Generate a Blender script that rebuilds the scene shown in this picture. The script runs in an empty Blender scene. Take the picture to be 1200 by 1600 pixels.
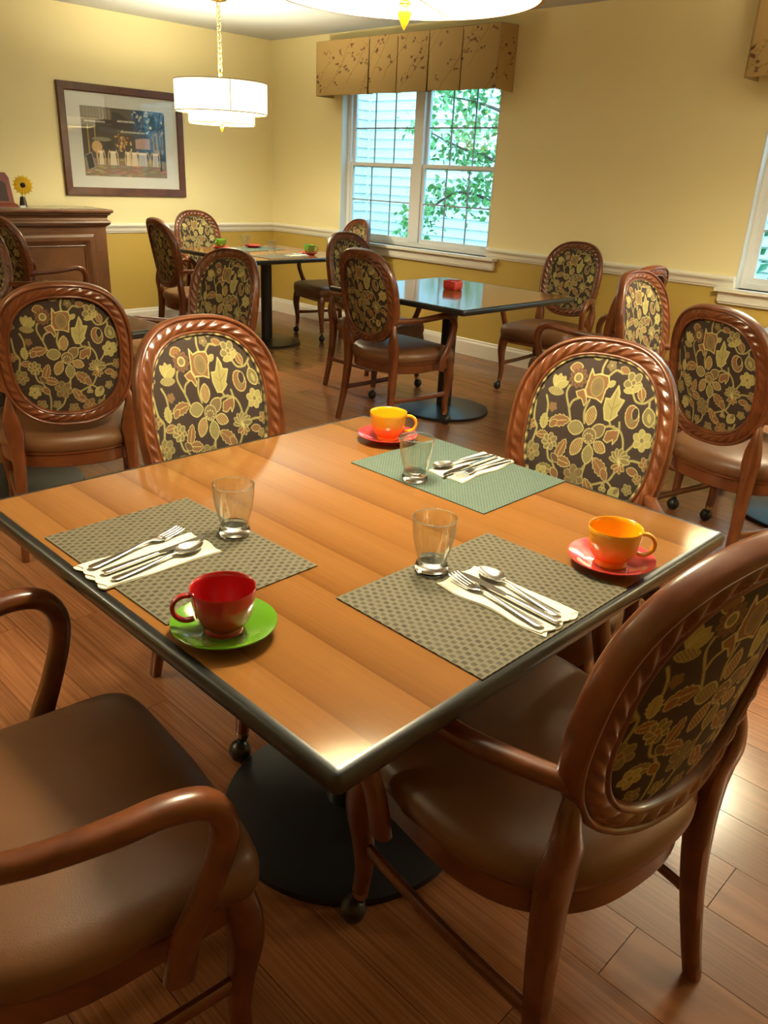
import bpy, bmesh, math, random
import numpy as np
from mathutils import Vector, Matrix
random.seed(7)
PI = math.pi
scene = bpy.context.scene
C = scene.collection

# ------------------------------------------------------------------ camera
YAW, PITCH, ROLL = 0.80769, 0.40089, 0.04908
CAM = Vector((-0.507, -0.539, 1.390))
fw = Vector((math.sin(YAW)*math.cos(PITCH), math.cos(YAW)*math.cos(PITCH), -math.sin(PITCH)))
r0 = Vector((math.cos(YAW), -math.sin(YAW), 0)); u0 = r0.cross(fw)
cr = math.cos(ROLL)*r0 + math.sin(ROLL)*u0
cu = -math.sin(ROLL)*r0 + math.cos(ROLL)*u0
cd = bpy.data.cameras.new('camera'); cam = bpy.data.objects.new('camera', cd); C.objects.link(cam)
cam.matrix_world = Matrix(((cr.x, cu.x, -fw.x, CAM.x), (cr.y, cu.y, -fw.y, CAM.y), (cr.z, cu.z, -fw.z, CAM.z), (0, 0, 0, 1)))
cd.sensor_fit = 'VERTICAL'; cd.sensor_height = 24.0; cd.lens = 24.0*1240.4/1600
cd.clip_start = 0.02; cd.clip_end = 200
scene.camera = cam

# ------------------------------------------------------------------ world, exposure
w = bpy.data.worlds.new('sky'); scene.world = w; w.use_nodes = True
bg = w.node_tree.nodes['Background']
bg.inputs[0].default_value = (0.42, 0.78, 1.0, 1); bg.inputs[1].default_value = 4.3
LAMP_POWER = 70.0
LAMP_COLOR = (1.0, 0.92, 0.66)
SHADE_GLOW = 1.0
vs = scene.view_settings
scene.display_settings.display_device = 'sRGB'
vs.view_transform = 'Standard'; vs.look = 'None'; vs.gamma = 1.0; vs.use_curve_mapping = False
vs.exposure = 0.68
scene.cycles.use_denoising = True
scene.cycles.max_bounces = 12
scene.cycles.transmission_bounces = 12
scene.cycles.transparent_max_bounces = 12
scene.cycles.sample_clamp_indirect = 6.0
scene.cycles.caustics_reflective = False
scene.cycles.caustics_refractive = False

# ------------------------------------------------------------------ materials
def lin(c):
    c = c/255.0
    return c/12.92 if c <= 0.04045 else ((c+0.055)/1.055)**2.4
def S(r, g, b): return (lin(r), lin(g), lin(b), 1)
def new_mat(name):
    m = bpy.data.materials.new(name); m.use_nodes = True
    nt = m.node_tree; b = nt.nodes['Principled BSDF']
    return m, nt, b
def N(nt, t, **kw):
    n = nt.nodes.new(t)
    for k, v in kw.items(): setattr(n, k, v)
    return n
def plain(name, col, rough=0.5, metal=0.0, coat=0.0, bump=0.0, bscale=200, var=0.0, vscale=8):
    m, nt, b = new_mat(name)
    b.inputs['Base Color'].default_value = col; b.inputs['Roughness'].default_value = rough; b.inputs['Metallic'].default_value = metal
    b.inputs['Coat Weight'].default_value = coat; b.inputs['Coat Roughness'].default_value = 0.12
    tc = N(nt, 'ShaderNodeTexCoord')
    if bump:
        n = N(nt, 'ShaderNodeTexNoise'); n.inputs['Scale'].default_value = bscale; n.inputs['Detail'].default_value = 3
        nt.links.new(tc.outputs['Object'], n.inputs['Vector'])
        bp = N(nt, 'ShaderNodeBump'); bp.inputs['Strength'].default_value = bump; bp.inputs['Distance'].default_value = 0.002
        nt.links.new(n.outputs['Fac'], bp.inputs['Height']); nt.links.new(bp.outputs['Normal'], b.inputs['Normal'])
    if var:
        n = N(nt, 'ShaderNodeTexNoise'); n.inputs['Scale'].default_value = vscale; n.inputs['Detail'].default_value = 4
        nt.links.new(tc.outputs['Object'], n.inputs['Vector'])
        mx = N(nt, 'ShaderNodeMix', data_type='RGBA'); 
        mx.inputs['A'].default_value = tuple(x*(1-var) for x in col[:3])+(1,); mx.inputs['B'].default_value = tuple(min(1, x*(1+var)) for x in col[:3])+(1,)
        nt.links.new(n.outputs['Fac'], mx.inputs['Factor']); nt.links.new(mx.outputs['Result'], b.inputs['Base Color'])
    return m
def wood(name, c1, c2, rough=0.3, coat=0.4, scale=(30, 30, 3), stretch=5.0, rand=False):
    m, nt, b = new_mat(name)
    tc = N(nt, 'ShaderNodeTexCoord'); mp = N(nt, 'ShaderNodeMapping'); mp.inputs['Scale'].default_value = scale
    nt.links.new(tc.outputs['Object'], mp.inputs['Vector'])
    n = N(nt, 'ShaderNodeTexNoise'); n.inputs['Scale'].default_value = 1.0; n.inputs['Detail'].default_value = 5; n.inputs['Distortion'].default_value = 0.6
    if rand:
        oi = N(nt, 'ShaderNodeObjectInfo'); ad = N(nt, 'ShaderNodeVectorMath', operation='MULTIPLY_ADD')
        ad.inputs[1].default_value = (1, 1, 1)
        cb = N(nt, 'ShaderNodeCombineXYZ'); ml = N(nt, 'ShaderNodeMath', operation='MULTIPLY'); ml.inputs[1].default_value = 57.0
        nt.links.new(oi.outputs['Random'], ml.inputs[0]); nt.links.new(ml.outputs[0], cb.inputs[0]); nt.links.new(ml.outputs[0], cb.inputs[1])
        nt.links.new(mp.outputs['Vector'], ad.inputs[0]); nt.links.new(cb.outputs[0], ad.inputs[2]); nt.links.new(ad.outputs[0], n.inputs['Vector'])
    else:
        nt.links.new(mp.outputs['Vector'], n.inputs['Vector'])
    cp = N(nt, 'ShaderNodeValToRGB'); cp.color_ramp.elements[0].position = 0.3; cp.color_ramp.elements[1].position = 0.72
    cp.color_ramp.elements[0].color = c1; cp.color_ramp.elements[1].color = c2
    nt.links.new(n.outputs['Fac'], cp.inputs['Fac'])
    out = cp.outputs['Color']
    if rand:
        hs = N(nt, 'ShaderNodeHueSaturation'); mr = N(nt, 'ShaderNodeMapRange')
        mr.inputs['To Min'].default_value = 0.82; mr.inputs['To Max'].default_value = 1.18
        nt.links.new(oi.outputs['Random'], mr.inputs['Value']); nt.links.new(mr.outputs['Result'], hs.inputs['Value'])
        nt.links.new(out, hs.inputs['Color']); out = hs.outputs['Color']
    nt.links.new(out, b.inputs['Base Color'])
    b.inputs['Roughness'].default_value = rough; b.inputs['Coat Weight'].default_value = coat; b.inputs['Coat Roughness'].default_value = 0.15
    return m
def vcol(name, rough=0.8, coat=0.0, sheen=0.0):
    m, nt, b = new_mat(name)
    a = N(nt, 'ShaderNodeAttribute'); a.attribute_name = 'Col'
    nt.links.new(a.outputs['Color'], b.inputs['Base Color'])
    b.inputs['Roughness'].default_value = rough; b.inputs['Sheen Weight'].default_value = sheen
    tc = N(nt, 'ShaderNodeTexCoord'); n = N(nt, 'ShaderNodeTexNoise'); n.inputs['Scale'].default_value = 700
    nt.links.new(tc.outputs['Object'], n.inputs['Vector'])
    bp = N(nt, 'ShaderNodeBump'); bp.inputs['Strength'].default_value = 0.15; bp.inputs['Distance'].default_value = 0.001
    nt.links.new(n.outputs['Fac'], bp.inputs['Height']); nt.links.new(bp.outputs['Normal'], b.inputs['Normal'])
    return m
def emit(name, col, strength, rough=0.6):
    m, nt, b = new_mat(name)
    b.inputs['Base Color'].default_value = (0.75, 0.68, 0.5, 1); b.inputs['Roughness'].default_value = rough
    b.inputs['Emission Color'].default_value = col; b.inputs['Emission Strength'].default_value = strength
    return m
def glass_pane(name, tint=(0.93, 0.97, 1.0, 1), lo=0.03, hi=0.8, pwr=4.0):
    m = bpy.data.materials.new(name); m.use_nodes = True; nt = m.node_tree; nt.nodes.clear()
    o = N(nt, 'ShaderNodeOutputMaterial'); mx = N(nt, 'ShaderNodeMixShader'); t = N(nt, 'ShaderNodeBsdfTransparent'); g = N(nt, 'ShaderNodeBsdfGlossy')
    t.inputs['Color'].default_value = tint; g.inputs['Roughness'].default_value = 0.02
    fr = N(nt, 'ShaderNodeLayerWeight'); pw = N(nt, 'ShaderNodeMath', operation='POWER'); pw.inputs[1].default_value = pwr
    mr = N(nt, 'ShaderNodeMapRange'); mr.inputs['To Min'].default_value = lo; mr.inputs['To Max'].default_value = hi
    nt.links.new(fr.outputs['Facing'], pw.inputs[0]); nt.links.new(pw.outputs[0], mr.inputs['Value']); nt.links.new(mr.outputs[0], mx.inputs[0]); nt.links.new(t.outputs[0], mx.inputs[1]); nt.links.new(g.outputs[0], mx.inputs[2]); nt.links.new(mx.outputs[0], o.inputs[0])
    return m
M = {}
M['chair_wood'] = wood('chair_wood', (0.090, 0.023, 0.007, 1), (0.185, 0.052, 0.015, 1), rough=0.28, coat=0.3, scale=(14, 14, 14))
M['vinyl'] = plain('brown_vinyl', (0.150, 0.062, 0.022, 1), rough=0.42, coat=0.0, bump=0.12, bscale=420, var=0.12, vscale=5)
M['fabric'] = vcol('floral_fabric', rough=0.85, sheen=0.0)
M['brass'] = plain('ferrule_metal', (0.55, 0.42, 0.25, 1), rough=0.25, metal=1)
M['caster'] = plain('caster_black', (0.015, 0.013, 0.012, 1), rough=0.3)
M['black_edge'] = plain('table_edge_black', (0.016, 0.015, 0.013, 1), rough=0.30, coat=0.1, var=0.3, vscale=20)
M['black_iron'] = plain('table_base_black', (0.012, 0.012, 0.013, 1), rough=0.35)
M['wall_up'] = plain('cream_wall_paint', (0.86, 0.755, 0.43, 1), rough=0.65, bump=0.15, bscale=260)
M['wall_low'] = plain('gold_wall_covering', (0.50, 0.345, 0.075, 1), rough=0.6, bump=0.3, bscale=420)
M['ceiling'] = plain('ceiling_paint', (0.54, 0.56, 0.57, 1), rough=0.85, bump=0.1, bscale=300)
M['trim'] = plain('trim_white', (0.80, 0.76, 0.66, 1), rough=0.35)
M['vinyl_white'] = plain('window_vinyl', (0.78, 0.79, 0.80, 1), rough=0.35)
M['muntin'] = plain('muntin_backlit_grey', (0.30, 0.34, 0.38, 1), rough=0.5)  # grey puts the bars' dark backlit silhouette into their colour
M['jamb'] = plain('jamb_paint', (0.74, 0.72, 0.66, 1), rough=0.5)
M['pane'] = glass_pane('window_glass', (0.92, 0.97, 1.0, 1))
M['picture_glass'] = glass_pane('picture_glass', (1, 1, 1, 1))
M['floor_base'] = plain('floor_joint_dark', (0.02, 0.012, 0.008, 1), rough=0.8)
M['plank'] = wood('floor_plank', (0.20, 0.070, 0.026, 1), (0.35, 0.142, 0.055, 1), rough=0.20, coat=0.0, scale=(22, 2.2, 22), rand=True)
M['cabinet'] = wood('cabinet_wood', (0.11, 0.042, 0.015, 1), (0.20, 0.085, 0.033, 1), rough=0.34, coat=0.3, scale=(3, 18, 3))
M['stone'] = plain('cabinet_stone_top', (0.42, 0.37, 0.26, 1), rough=0.2, var=0.15, vscale=12)
M['frame_wood'] = wood('frame_wood', (0.06, 0.017, 0.007, 1), (0.13, 0.042, 0.016, 1), rough=0.35, coat=0.2, scale=(9, 40, 9))
M['mat_board'] = plain('picture_mat_board', (0.66, 0.66, 0.62, 1), rough=0.8)
M['print'] = vcol('cafe_print', rough=0.6)
M['valance'] = vcol('valance_fabric', rough=0.8)
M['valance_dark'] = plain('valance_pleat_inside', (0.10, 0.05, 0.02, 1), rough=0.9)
M['shade'] = emit('lamp_shade', (1.0, 0.90, 0.60, 1), SHADE_GLOW)
M['shade_trim'] = plain('shade_trim', (0.45, 0.33, 0.16, 1), rough=0.6)
M['gold_metal'] = plain('lamp_brass', (0.62, 0.42, 0.12, 1), rough=0.22, metal=1)
M['chain_metal'] = plain('lamp_chain', (0.75, 0.66, 0.42, 1), rough=0.35, metal=0.7)
M['amber'] = plain('amber_finial', (0.75, 0.42, 0.03, 1), rough=0.1, coat=0.8)
M['cup_orange'] = plain('orange_glaze', (0.80, 0.35, 0.006, 1), rough=0.12, coat=0.7)
M['cup_red'] = plain('red_glaze', (0.42, 0.012, 0.014, 1), rough=0.12, coat=0.7)
M['saucer_red'] = plain('coral_red_glaze', (0.58, 0.045, 0.045, 1), rough=0.12, coat=0.7)
M['green'] = plain('green_glaze', (0.10, 0.27, 0.010, 1), rough=0.12, coat=0.7)
M['steel'] = plain('flatware_steel', (0.78, 0.76, 0.72, 1), rough=0.14, metal=1)
M['napkin'] = plain('cream_paper_napkin', (0.80, 0.74, 0.56, 1), rough=0.85, bump=0.2, bscale=500)
M['bark'] = plain('bark', (0.10, 0.07, 0.05, 1), rough=0.9, bump=0.5, bscale=60)
M['leaf'] = plain('leaf_green', (0.14, 0.34, 0.10, 1), rough=0.5, var=0.35, vscale=6)
M['leaf_dark'] = plain('shrub_leaf_green', (0.05, 0.22, 0.11, 1), rough=0.5, var=0.3, vscale=6)
M['siding'] = plain('white_siding', (0.68, 0.70, 0.70, 1), rough=0.6)
M['grass'] = plain('lawn_grass', (0.10, 0.22, 0.05, 1), rough=0.9, bump=0.6, bscale=40)
M['petal'] = plain('sunflower_petal', (0.85, 0.55, 0.01, 1), rough=0.6)
M['seed'] = plain('sunflower_centre', (0.02, 0.008, 0.006, 1), rough=0.8)
M['vase'] = plain('brown_vase', (0.05, 0.02, 0.015, 1), rough=0.4)
M['redwood'] = wood('box_redwood', (0.17, 0.03, 0.012, 1), (0.27, 0.06, 0.022, 1), rough=0.3, coat=0.3, scale=(20, 20, 6))
M['darkpanel'] = plain('box_panel', (0.05, 0.02, 0.012, 1), rough=0.5)
M['white'] = plain('white_card', (0.75, 0.76, 0.76, 1), rough=0.6)
def drink_glass():
    m, nt, b = new_mat('clear_glass')
    b.inputs['Base Color'].default_value = (0.97, 0.985, 0.97, 1); b.inputs['Roughness'].default_value = 0.0
    b.inputs['Transmission Weight'].default_value = 1.0; b.inputs['IOR'].default_value = 1.36
    return m
M['glass'] = drink_glass()
M['thin_glass'] = glass_pane('tumbler_thin_glass', (0.95, 0.965, 0.95, 1), 0.05, 0.95, 2.6)
def tabletop(name):
    m, nt, b = new_mat(name)
    tc = N(nt, 'ShaderNodeTexCoord'); sx = N(nt, 'ShaderNodeSeparateXYZ'); nt.links.new(tc.outputs['Object'], sx.inputs[0])
    # boards along y: each fades from a dark heart edge to light wood
    wob = N(nt, 'ShaderNodeTexNoise'); wob.inputs['Scale'].default_value = 2.2; wob.inputs['Detail'].default_value = 2
    mpw = N(nt, 'ShaderNodeMapping'); mpw.inputs['Scale'].default_value = (.6, 1, 1); nt.links.new(tc.outputs['Object'], mpw.inputs['Vector']); nt.links.new(mpw.outputs['Vector'], wob.inputs['Vector'])
    def mt(op, a, c=None):
        n = N(nt, 'ShaderNodeMath', operation=op)
        for k_, q in ((0, a), (1, c)):
            if q is None: continue
            if isinstance(q, (int, float)): n.inputs[k_].default_value = q
            else: nt.links.new(q, n.inputs[k_])
        return n.outputs[0]
    u = mt('ADD', mt('MULTIPLY', sx.outputs[0], 9.3), 0.30)
    cell = mt('FLOOR', u); fr = mt('ADD', mt('FRACT', u), mt('MULTIPLY', mt('SUBTRACT', wob.outputs['Fac'], 0.5), 0.12))
    wn = N(nt, 'ShaderNodeTexWhiteNoise', noise_dimensions='1D'); nt.links.new(cell, wn.inputs['W'])
    cp = N(nt, 'ShaderNodeValToRGB'); e = cp.color_ramp.elements
    e[0].position = 0.0; e[0].color = (0.18, 0.066, 0.014, 1); e[1].position = 1.0; e[1].color = (0.255, 0.102, 0.024, 1)
    for pos, col in ((0.02, (0.182, 0.067, 0.014, 1)), (0.10, (0.205, 0.078, 0.017, 1)), (0.26, (0.235, 0.092, 0.021, 1)), (0.70, (0.275, 0.114, 0.028, 1))):
        q = cp.color_ramp.elements.new(pos); q.color = col
    nt.links.new(fr, cp.inputs['Fac'])
    base = N(nt, 'ShaderNodeMix', data_type='RGBA'); base.inputs['B'].default_value = (0.255, 0.103, 0.024, 1); nt.links.new(cp.outputs['Color'], base.inputs['A'])
    nt.links.new(mt('MULTIPLY', wn.outputs['Value'], 0.85), base.inputs['Factor'])
    mr = N(nt, 'ShaderNodeMapRange'); mr.inputs['To Min'].default_value = 0.92; mr.inputs['To Max'].default_value = 1.10; nt.links.new(wn.outputs['Value'], mr.inputs['Value'])
    mr.inputs['To Min'].default_value = 0.84; mr.inputs['To Max'].default_value = 1.0
    mp2 = N(nt, 'ShaderNodeMapping'); mp2.inputs['Scale'].default_value = (160, 5, 1); nt.links.new(tc.outputs['Object'], mp2.inputs['Vector'])
    n2 = N(nt, 'ShaderNodeTexNoise'); n2.inputs['Scale'].default_value = 1; n2.inputs['Detail'].default_value = 3; nt.links.new(mp2.outputs['Vector'], n2.inputs['Vector'])
    mr2 = N(nt, 'ShaderNodeMapRange'); mr2.inputs['To Min'].default_value = 0.88; mr2.inputs['To Max'].default_value = 1.12; nt.links.new(n2.outputs['Fac'], mr2.inputs['Value'])
    mu = N(nt, 'ShaderNodeMath', operation='MULTIPLY'); nt.links.new(mr.outputs[0], mu.inputs[0]); nt.links.new(mr2.outputs[0], mu.inputs[1])
    hs = N(nt, 'ShaderNodeHueSaturation'); nt.links.new(base.outputs['Result'], hs.inputs['Color']); nt.links.new(mu.outputs[0], hs.inputs['Value'])
    nt.links.new(hs.outputs['Color'], b.inputs['Base Color'])
    b.inputs['Roughness'].default_value = 0.11; b.inputs['IOR'].default_value = 1.5; b.inputs['Coat Weight'].default_value = 0.0; b.inputs['Coat Roughness'].default_value = 0.12
    return m
M['tabletop'] = tabletop('table_laminate')
def woven(name, dark, light, bw, rh, fu, fv):
    """staggered dark dashes in a light mesh"""
    m, nt, b = new_mat(name)
    def mt(op, a, c=None):
        n = N(nt, 'ShaderNodeMath', operation=op)
        for k_, q in ((0, a), (1, c)):
            if q is None: continue
            if isinstance(q, (int, float)): n.inputs[k_].default_value = q
            else: nt.links.new(q, n.inputs[k_])
        return n.outputs[0]
    tc = N(nt, 'ShaderNodeTexCoord'); sx = N(nt, 'ShaderNodeSeparateXYZ'); nt.links.new(tc.outputs['Object'], sx.inputs[0])
    v = mt('DIVIDE', sx.outputs[1], rh); row = mt('FLOOR', v); half = mt('MULTIPLY', mt('PINGPONG', row, 1.0), 0.5)
    u = mt('ADD', mt('DIVIDE', sx.outputs[0], bw), half)
    au = mt('ABSOLUTE', mt('SUBTRACT', mt('FRACT', u), 0.5)); av = mt('ABSOLUTE', mt('SUBTRACT', mt('FRACT', v), 0.5))
    d = mt('MULTIPLY', mt('LESS_THAN', au, fu), mt('LESS_THAN', av, fv))
    cb = N(nt, 'ShaderNodeCombineXYZ'); nt.links.new(mt('FLOOR', u), cb.inputs[0]); nt.links.new(row, cb.inputs[1])
    wn = N(nt, 'ShaderNodeTexWhiteNoise', noise_dimensions='2D'); nt.links.new(cb.outputs[0], wn.inputs['Vector'])
    fac = mt('MULTIPLY', d, mt('ADD', mt('MULTIPLY', wn.outputs['Value'], 0.35), 0.65))
    mx = N(nt, 'ShaderNodeMix', data_type='RGBA'); mx.inputs['A'].default_value = light; mx.inputs['B'].default_value = dark; nt.links.new(fac, mx.inputs['Factor'])
    wv = N(nt, 'ShaderNodeTexNoise'); wv.inputs['Scale'].default_value = 520; nt.links.new(tc.outputs['Object'], wv.inputs['Vector'])
    mr = N(nt, 'ShaderNodeMapRange'); mr.inputs['To Min'].default_value = 0.6; mr.inputs['To Max'].default_value = 1.35; nt.links.new(wv.outputs['Fac'], mr.inputs['Value'])
    hs = N(nt, 'ShaderNodeHueSaturation'); nt.links.new(mx.outputs['Result'], hs.inputs['Color']); nt.links.new(mr.outputs[0], hs.inputs['Value'])
    nt.links.new(hs.outputs['Color'], b.inputs['Base Color']); b.inputs['Roughness'].default_value = 0.8
    bp = N(nt, 'ShaderNodeBump'); bp.inputs['Strength'].default_value = 0.5; bp.inputs['Distance'].default_value = 0.001; bp.invert = True
    nt.links.new(d, bp.inputs['Height']); nt.links.new(bp.outputs['Normal'], b.inputs['Normal'])
    return m
M['mat_brown'] = woven('placemat_weave_brown', (0.038, 0.026, 0.010, 1), (0.125, 0.104, 0.058, 1), 0.0150, 0.0115, 0.26, 0.36)
M['mat_green'] = woven('placemat_weave_green', (0.036, 0.060, 0.043, 1), (0.110, 0.148, 0.112, 1), 0.0085, 0.0048, 0.30, 0.30)

# ------------------------------------------------------------------ mesh helpers
class MB:
    def __init__(s): s.v = []; s.f = []; s.mi = []
    def add(s, v, f, mi=0):
        o = len(s.v); s.v += [tuple(x) for x in v]; s.f += [[i+o for i in q] for q in f]; s.mi += [mi]*len(f); return s
    def box(s, x0, x1, y0, y1, z0, z1, mi=0):
        v = [(x0,y0,z0),(x1,y0,z0),(x1,y1,z0),(x0,y1,z0),(x0,y0,z1),(x1,y0,z1),(x1,y1,z1),(x0,y1,z1)]
        return s.add(v, [(0,3,2,1),(4,5,6,7),(0,1,5,4),(1,2,6,5),(2,3,7,6),(3,0,4,7)], mi)
    def lathe(s, prof, n=32, mi=0, center=(0,0,0), close=True):
        v = []; f = []; k = len(prof)
        for i in range(n):
            a = 2*PI*i/n; c, d = math.cos(a), math.sin(a)
            for r, z in prof: v.append((center[0]+r*c, center[1]+r*d, center[2]+z))
        for i in range(n):
            j = (i+1) % n
            for q in range(k-1): f.append((i*k+q, j*k+q, j*k+q+1, i*k+q+1))
        if close:
            if prof[0][0] > 1e-6: f.append([i*k for i in range(n)][::-1])
            if prof[-1][0] > 1e-6: f.append([i*k+k-1 for i in range(n)])
        return s.add(v, f, mi)
    def loft(s, rings, cap0=True, cap1=True, mi=0):
        n = len(rings[0]); v = [p for r in rings for p in r]; f = []
        for i in range(len(rings)-1):
            for j in range(n): k = (j+1) % n; f.append((i*n+j, i*n+k, (i+1)*n+k, (i+1)*n+j))
        if cap0: f.append(list(range(n))[::-1])
        if cap1: f.append([(len(rings)-1)*n+j for j in range(n)])
        return s.add(v, f, mi)
    def sweep(s, path, sizes, n=12, power=2.6, ref=(1,0,0), smooth=0, mi=0):
        P = [Vector(p) for p in path]; Z = [tuple(z) for z in sizes]
        if smooth: P, Z = crom(P, Z, smooth)
        nv = Vector(ref); rings = []
        for i, p in enumerate(P):
            t = (P[min(i+1, len(P)-1)] - P[max(i-1, 0)]).normalized()
            nv = (nv - nv.dot(t)*t).normalized(); b = t.cross(nv)
            rx, ry = Z[i]; R = []
            for k in range(n):
                a = 2*PI*k/n; c = math.cos(a); d = math.sin(a)
                R.append(p + nv*rx*math.copysign(abs(c)**(2/power), c) + b*ry*math.copysign(abs(d)**(2/power), d))
            rings.append(R)
        return s.loft(rings, mi=mi)
    def build(s, name, mat, parent=None, smooth=True, angle=40):
        me = bpy.data.meshes.new(name); me.from_pydata(s.v, [], s.f)
        mats = mat if isinstance(mat, (list, tuple)) else [mat]
        for m in mats: me.materials.append(M[m])
        if any(s.mi): me.polygons.foreach_set('material_index', s.mi)
        fix(me, smooth, angle)
        return link(name, me, parent)
def fix(me, smooth=True, angle=40):
    bm = bmesh.new(); bm.from_mesh(me); bmesh.ops.recalc_face_normals(bm, faces=bm.faces); bm.to_mesh(me); bm.free()
    if smooth:
        me.polygons.foreach_set('use_smooth', [True]*len(me.polygons))
        try: me.set_sharp_from_angle(angle=math.radians(angle))
        except Exception: pass
    me.update()
def link(name, me, parent=None):
    o = bpy.data.objects.new(name, me); C.objects.link(o)
    if parent is not None: o.parent = parent
    return o
def crom(P, Z, k):
    oP, oZ = [], []
    n = len(P)
    for i in range(n-1):
        p0, p1, p2, p3 = P[max(i-1,0)], P[i], P[i+1], P[min(i+2,n-1)]
        for j in range(k):
            t = j/k
            oP.append(0.5*((2*p1)+(-p0+p2)*t+(2*p0-5*p1+4*p2-p3)*t*t+(-p0+3*p1-3*p2+p3)*t**3))
            oZ.append(tuple(a+(b-a)*t for a, b in zip(Z[i], Z[i+1])))
    oP.append(P[-1]); oZ.append(Z[-1]); return oP, oZ
def empty(name, loc=(0,0,0), rz=0.0):
    o = bpy.data.objects.new(name, None); C.objects.link(o); o.location = loc; o.rotation_euler = (0,0,rz); o.empty_display_size = 0.1; return o
def tag(o, label, cat, group=None):
    o['label'] = label; o['category'] = cat
    if group: o['group'] = group
    return o
def struct(o, label, cat):
    o['kind'] = 'structure'; return tag(o, label, cat)
def copy_tree(o, parent=None):
    c = o.copy(); C.objects.link(c); c.parent = parent
    for ch in o.children: copy_tree(ch, c)
    return c

# ------------------------------------------------------------------ drawing canvas for printed / woven patterns
class Canvas:
    def __init__(s, x0, x1, y0, y1, W, H, bgc):
        s.x0, s.x1, s.y0, s.y1, s.W, s.H = x0, x1, y0, y1, W, H
        s.X, s.Y = np.meshgrid(x0+(np.arange(W)+.5)/W*(x1-x0), y0+(np.arange(H)+.5)/H*(y1-y0))
        s.A = np.zeros((H, W, 3)); s.A[:] = bgc[:3]; s.shrink = 1.0
    def win(s, x0, x1, y0, y1):
        i0 = int(max(0, (x0-s.x0)/(s.x1-s.x0)*s.W-1)); i1 = int(min(s.W, (x1-s.x0)/(s.x1-s.x0)*s.W+2))
        j0 = int(max(0, (y0-s.y0)/(s.y1-s.y0)*s.H-1)); j1 = int(min(s.H, (y1-s.y0)/(s.y1-s.y0)*s.H+2))
        return slice(j0, max(j0, j1)), slice(i0, max(i0, i1))
    def petal(s, cx, cy, hl, hw, ang, fill, edge=None, ew=6, vein=None, lattice=None, pw=0.75):
        ew = ew*.75
        k_ = s.shrink; hl, hw = hl*k_, hw*k_
        for grow, col in ((ew if edge else 0, edge), (0, fill)):
            if col is None: continue
            L, Wd = hl+grow, hw+grow
            sl = s.win(cx-L-Wd, cx+L+Wd, cy-L-Wd, cy+L+Wd); dx = s.X[sl]-cx; dy = s.Y[sl]-cy
            ca, sa = math.cos(ang), math.sin(ang); u = (dx*ca+dy*sa)/L; v = (-dx*sa+dy*ca)/Wd
            bd = np.power(np.clip(1-u*u, 0, 1), pw)
            if vein: bd = bd*(.82+.25*np.abs(np.cos(2.6*PI*u)))
            m = (np.abs(u) < 1) & (np.abs(v) < bd)
            s.A[sl][m] = col[:3]
        if vein: s.line([(cx-hl*.9*math.cos(ang), cy-hl*.9*math.sin(ang)), (cx+hl*.75*math.cos(ang), cy+hl*.75*math.sin(ang))], ew*.8, vein)
        if lattice:
            q = ((np.floor((dx+dy)/9.0) % 2) + (np.floor((dx-dy)/9.0) % 2)) < 1
            s.A[sl][m & q] = lattice[:3]
    def disc(s, cx, cy, r, col, ry=None):
        s.petal(cx, cy, r, ry or r, 0, col, pw=0.5)
    def poly(s, pts, col, edge=None, ew=6):
        xs = [p[0] for p in pts]; ys = [p[1] for p in pts]
        sl = s.win(min(xs), max(xs), min(ys), max(ys)); X = s.X[sl]; Y = s.Y[sl]; m = np.zeros(X.shape, bool)
        for i in range(len(pts)):
            (xa, ya), (xb, yb) = pts[i], pts[i-1]
            if ya == yb: continue
            m ^= ((ya > Y) != (yb > Y)) & (X < (xb-xa)*(Y-ya)/(yb-ya)+xa)
        s.A[sl][m] = col[:3]
        if edge: s.line(list(pts)+[pts[0]], ew, edge)
    def line(s, pts, wd, col):
        for (xa, ya), (xb, yb) in zip(pts[:-1], pts[1:]):
            sl = s.win(min(xa,xb)-wd, max(xa,xb)+wd, min(ya,yb)-wd, max(ya,yb)+wd); X = s.X[sl]-xa; Y = s.Y[sl]-ya
            dx, dy = xb-xa, yb-ya; t = np.clip((X*dx+Y*dy)/(dx*dx+dy*dy+1e-9), 0, 1)
            s.A[sl][np.hypot(X-t*dx, Y-t*dy) < wd/2] = col[:3]
    def curve(s, pts, wd, col, edge=None):
        P, _ = crom([Vector((a, b, 0)) for a, b in pts], [(0,)]*len(pts), 8)
        q = [(a.x, a.y) for a in P]
        if edge: s.line(q, wd+5, edge)
        s.line(q, wd, col)
    def rosette(s, cx, cy, r, n, fill, edge, mid, a0=0.3, ew=6):
        for k in range(n):
            a = a0+2*PI*k/n; s.petal(cx+.55*r*math.cos(a), cy+.55*r*math.sin(a), .5*r, .36*r*6/n if n > 6 else .36*r, a, fill, edge, ew, pw=.5)
        s.disc(cx, cy, r*.32, edge); s.disc(cx, cy, r*.24, mid)
    def sample(s, x, y):
        i = np.clip(((x-s.x0)/(s.x1-s.x0)*s.W).astype(int), 1, s.W-2); j = np.clip(((y-s.y0)/(s.y1-s.y0)*s.H).astype(int), 1, s.H-2)
        a = s.A
        return (a[j, i]*2+a[j, i-1]+a[j, i+1]+a[j-1, i]+a[j+1, i])/6
def color_mesh(me, cols):
    at = me.color_attributes.new('Col', 'FLOAT_COLOR', 'POINT')
    d = np.ones((len(cols), 4), np.float32); d[:, :3] = cols; at.data.foreach_set('color', d.ravel())
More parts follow.
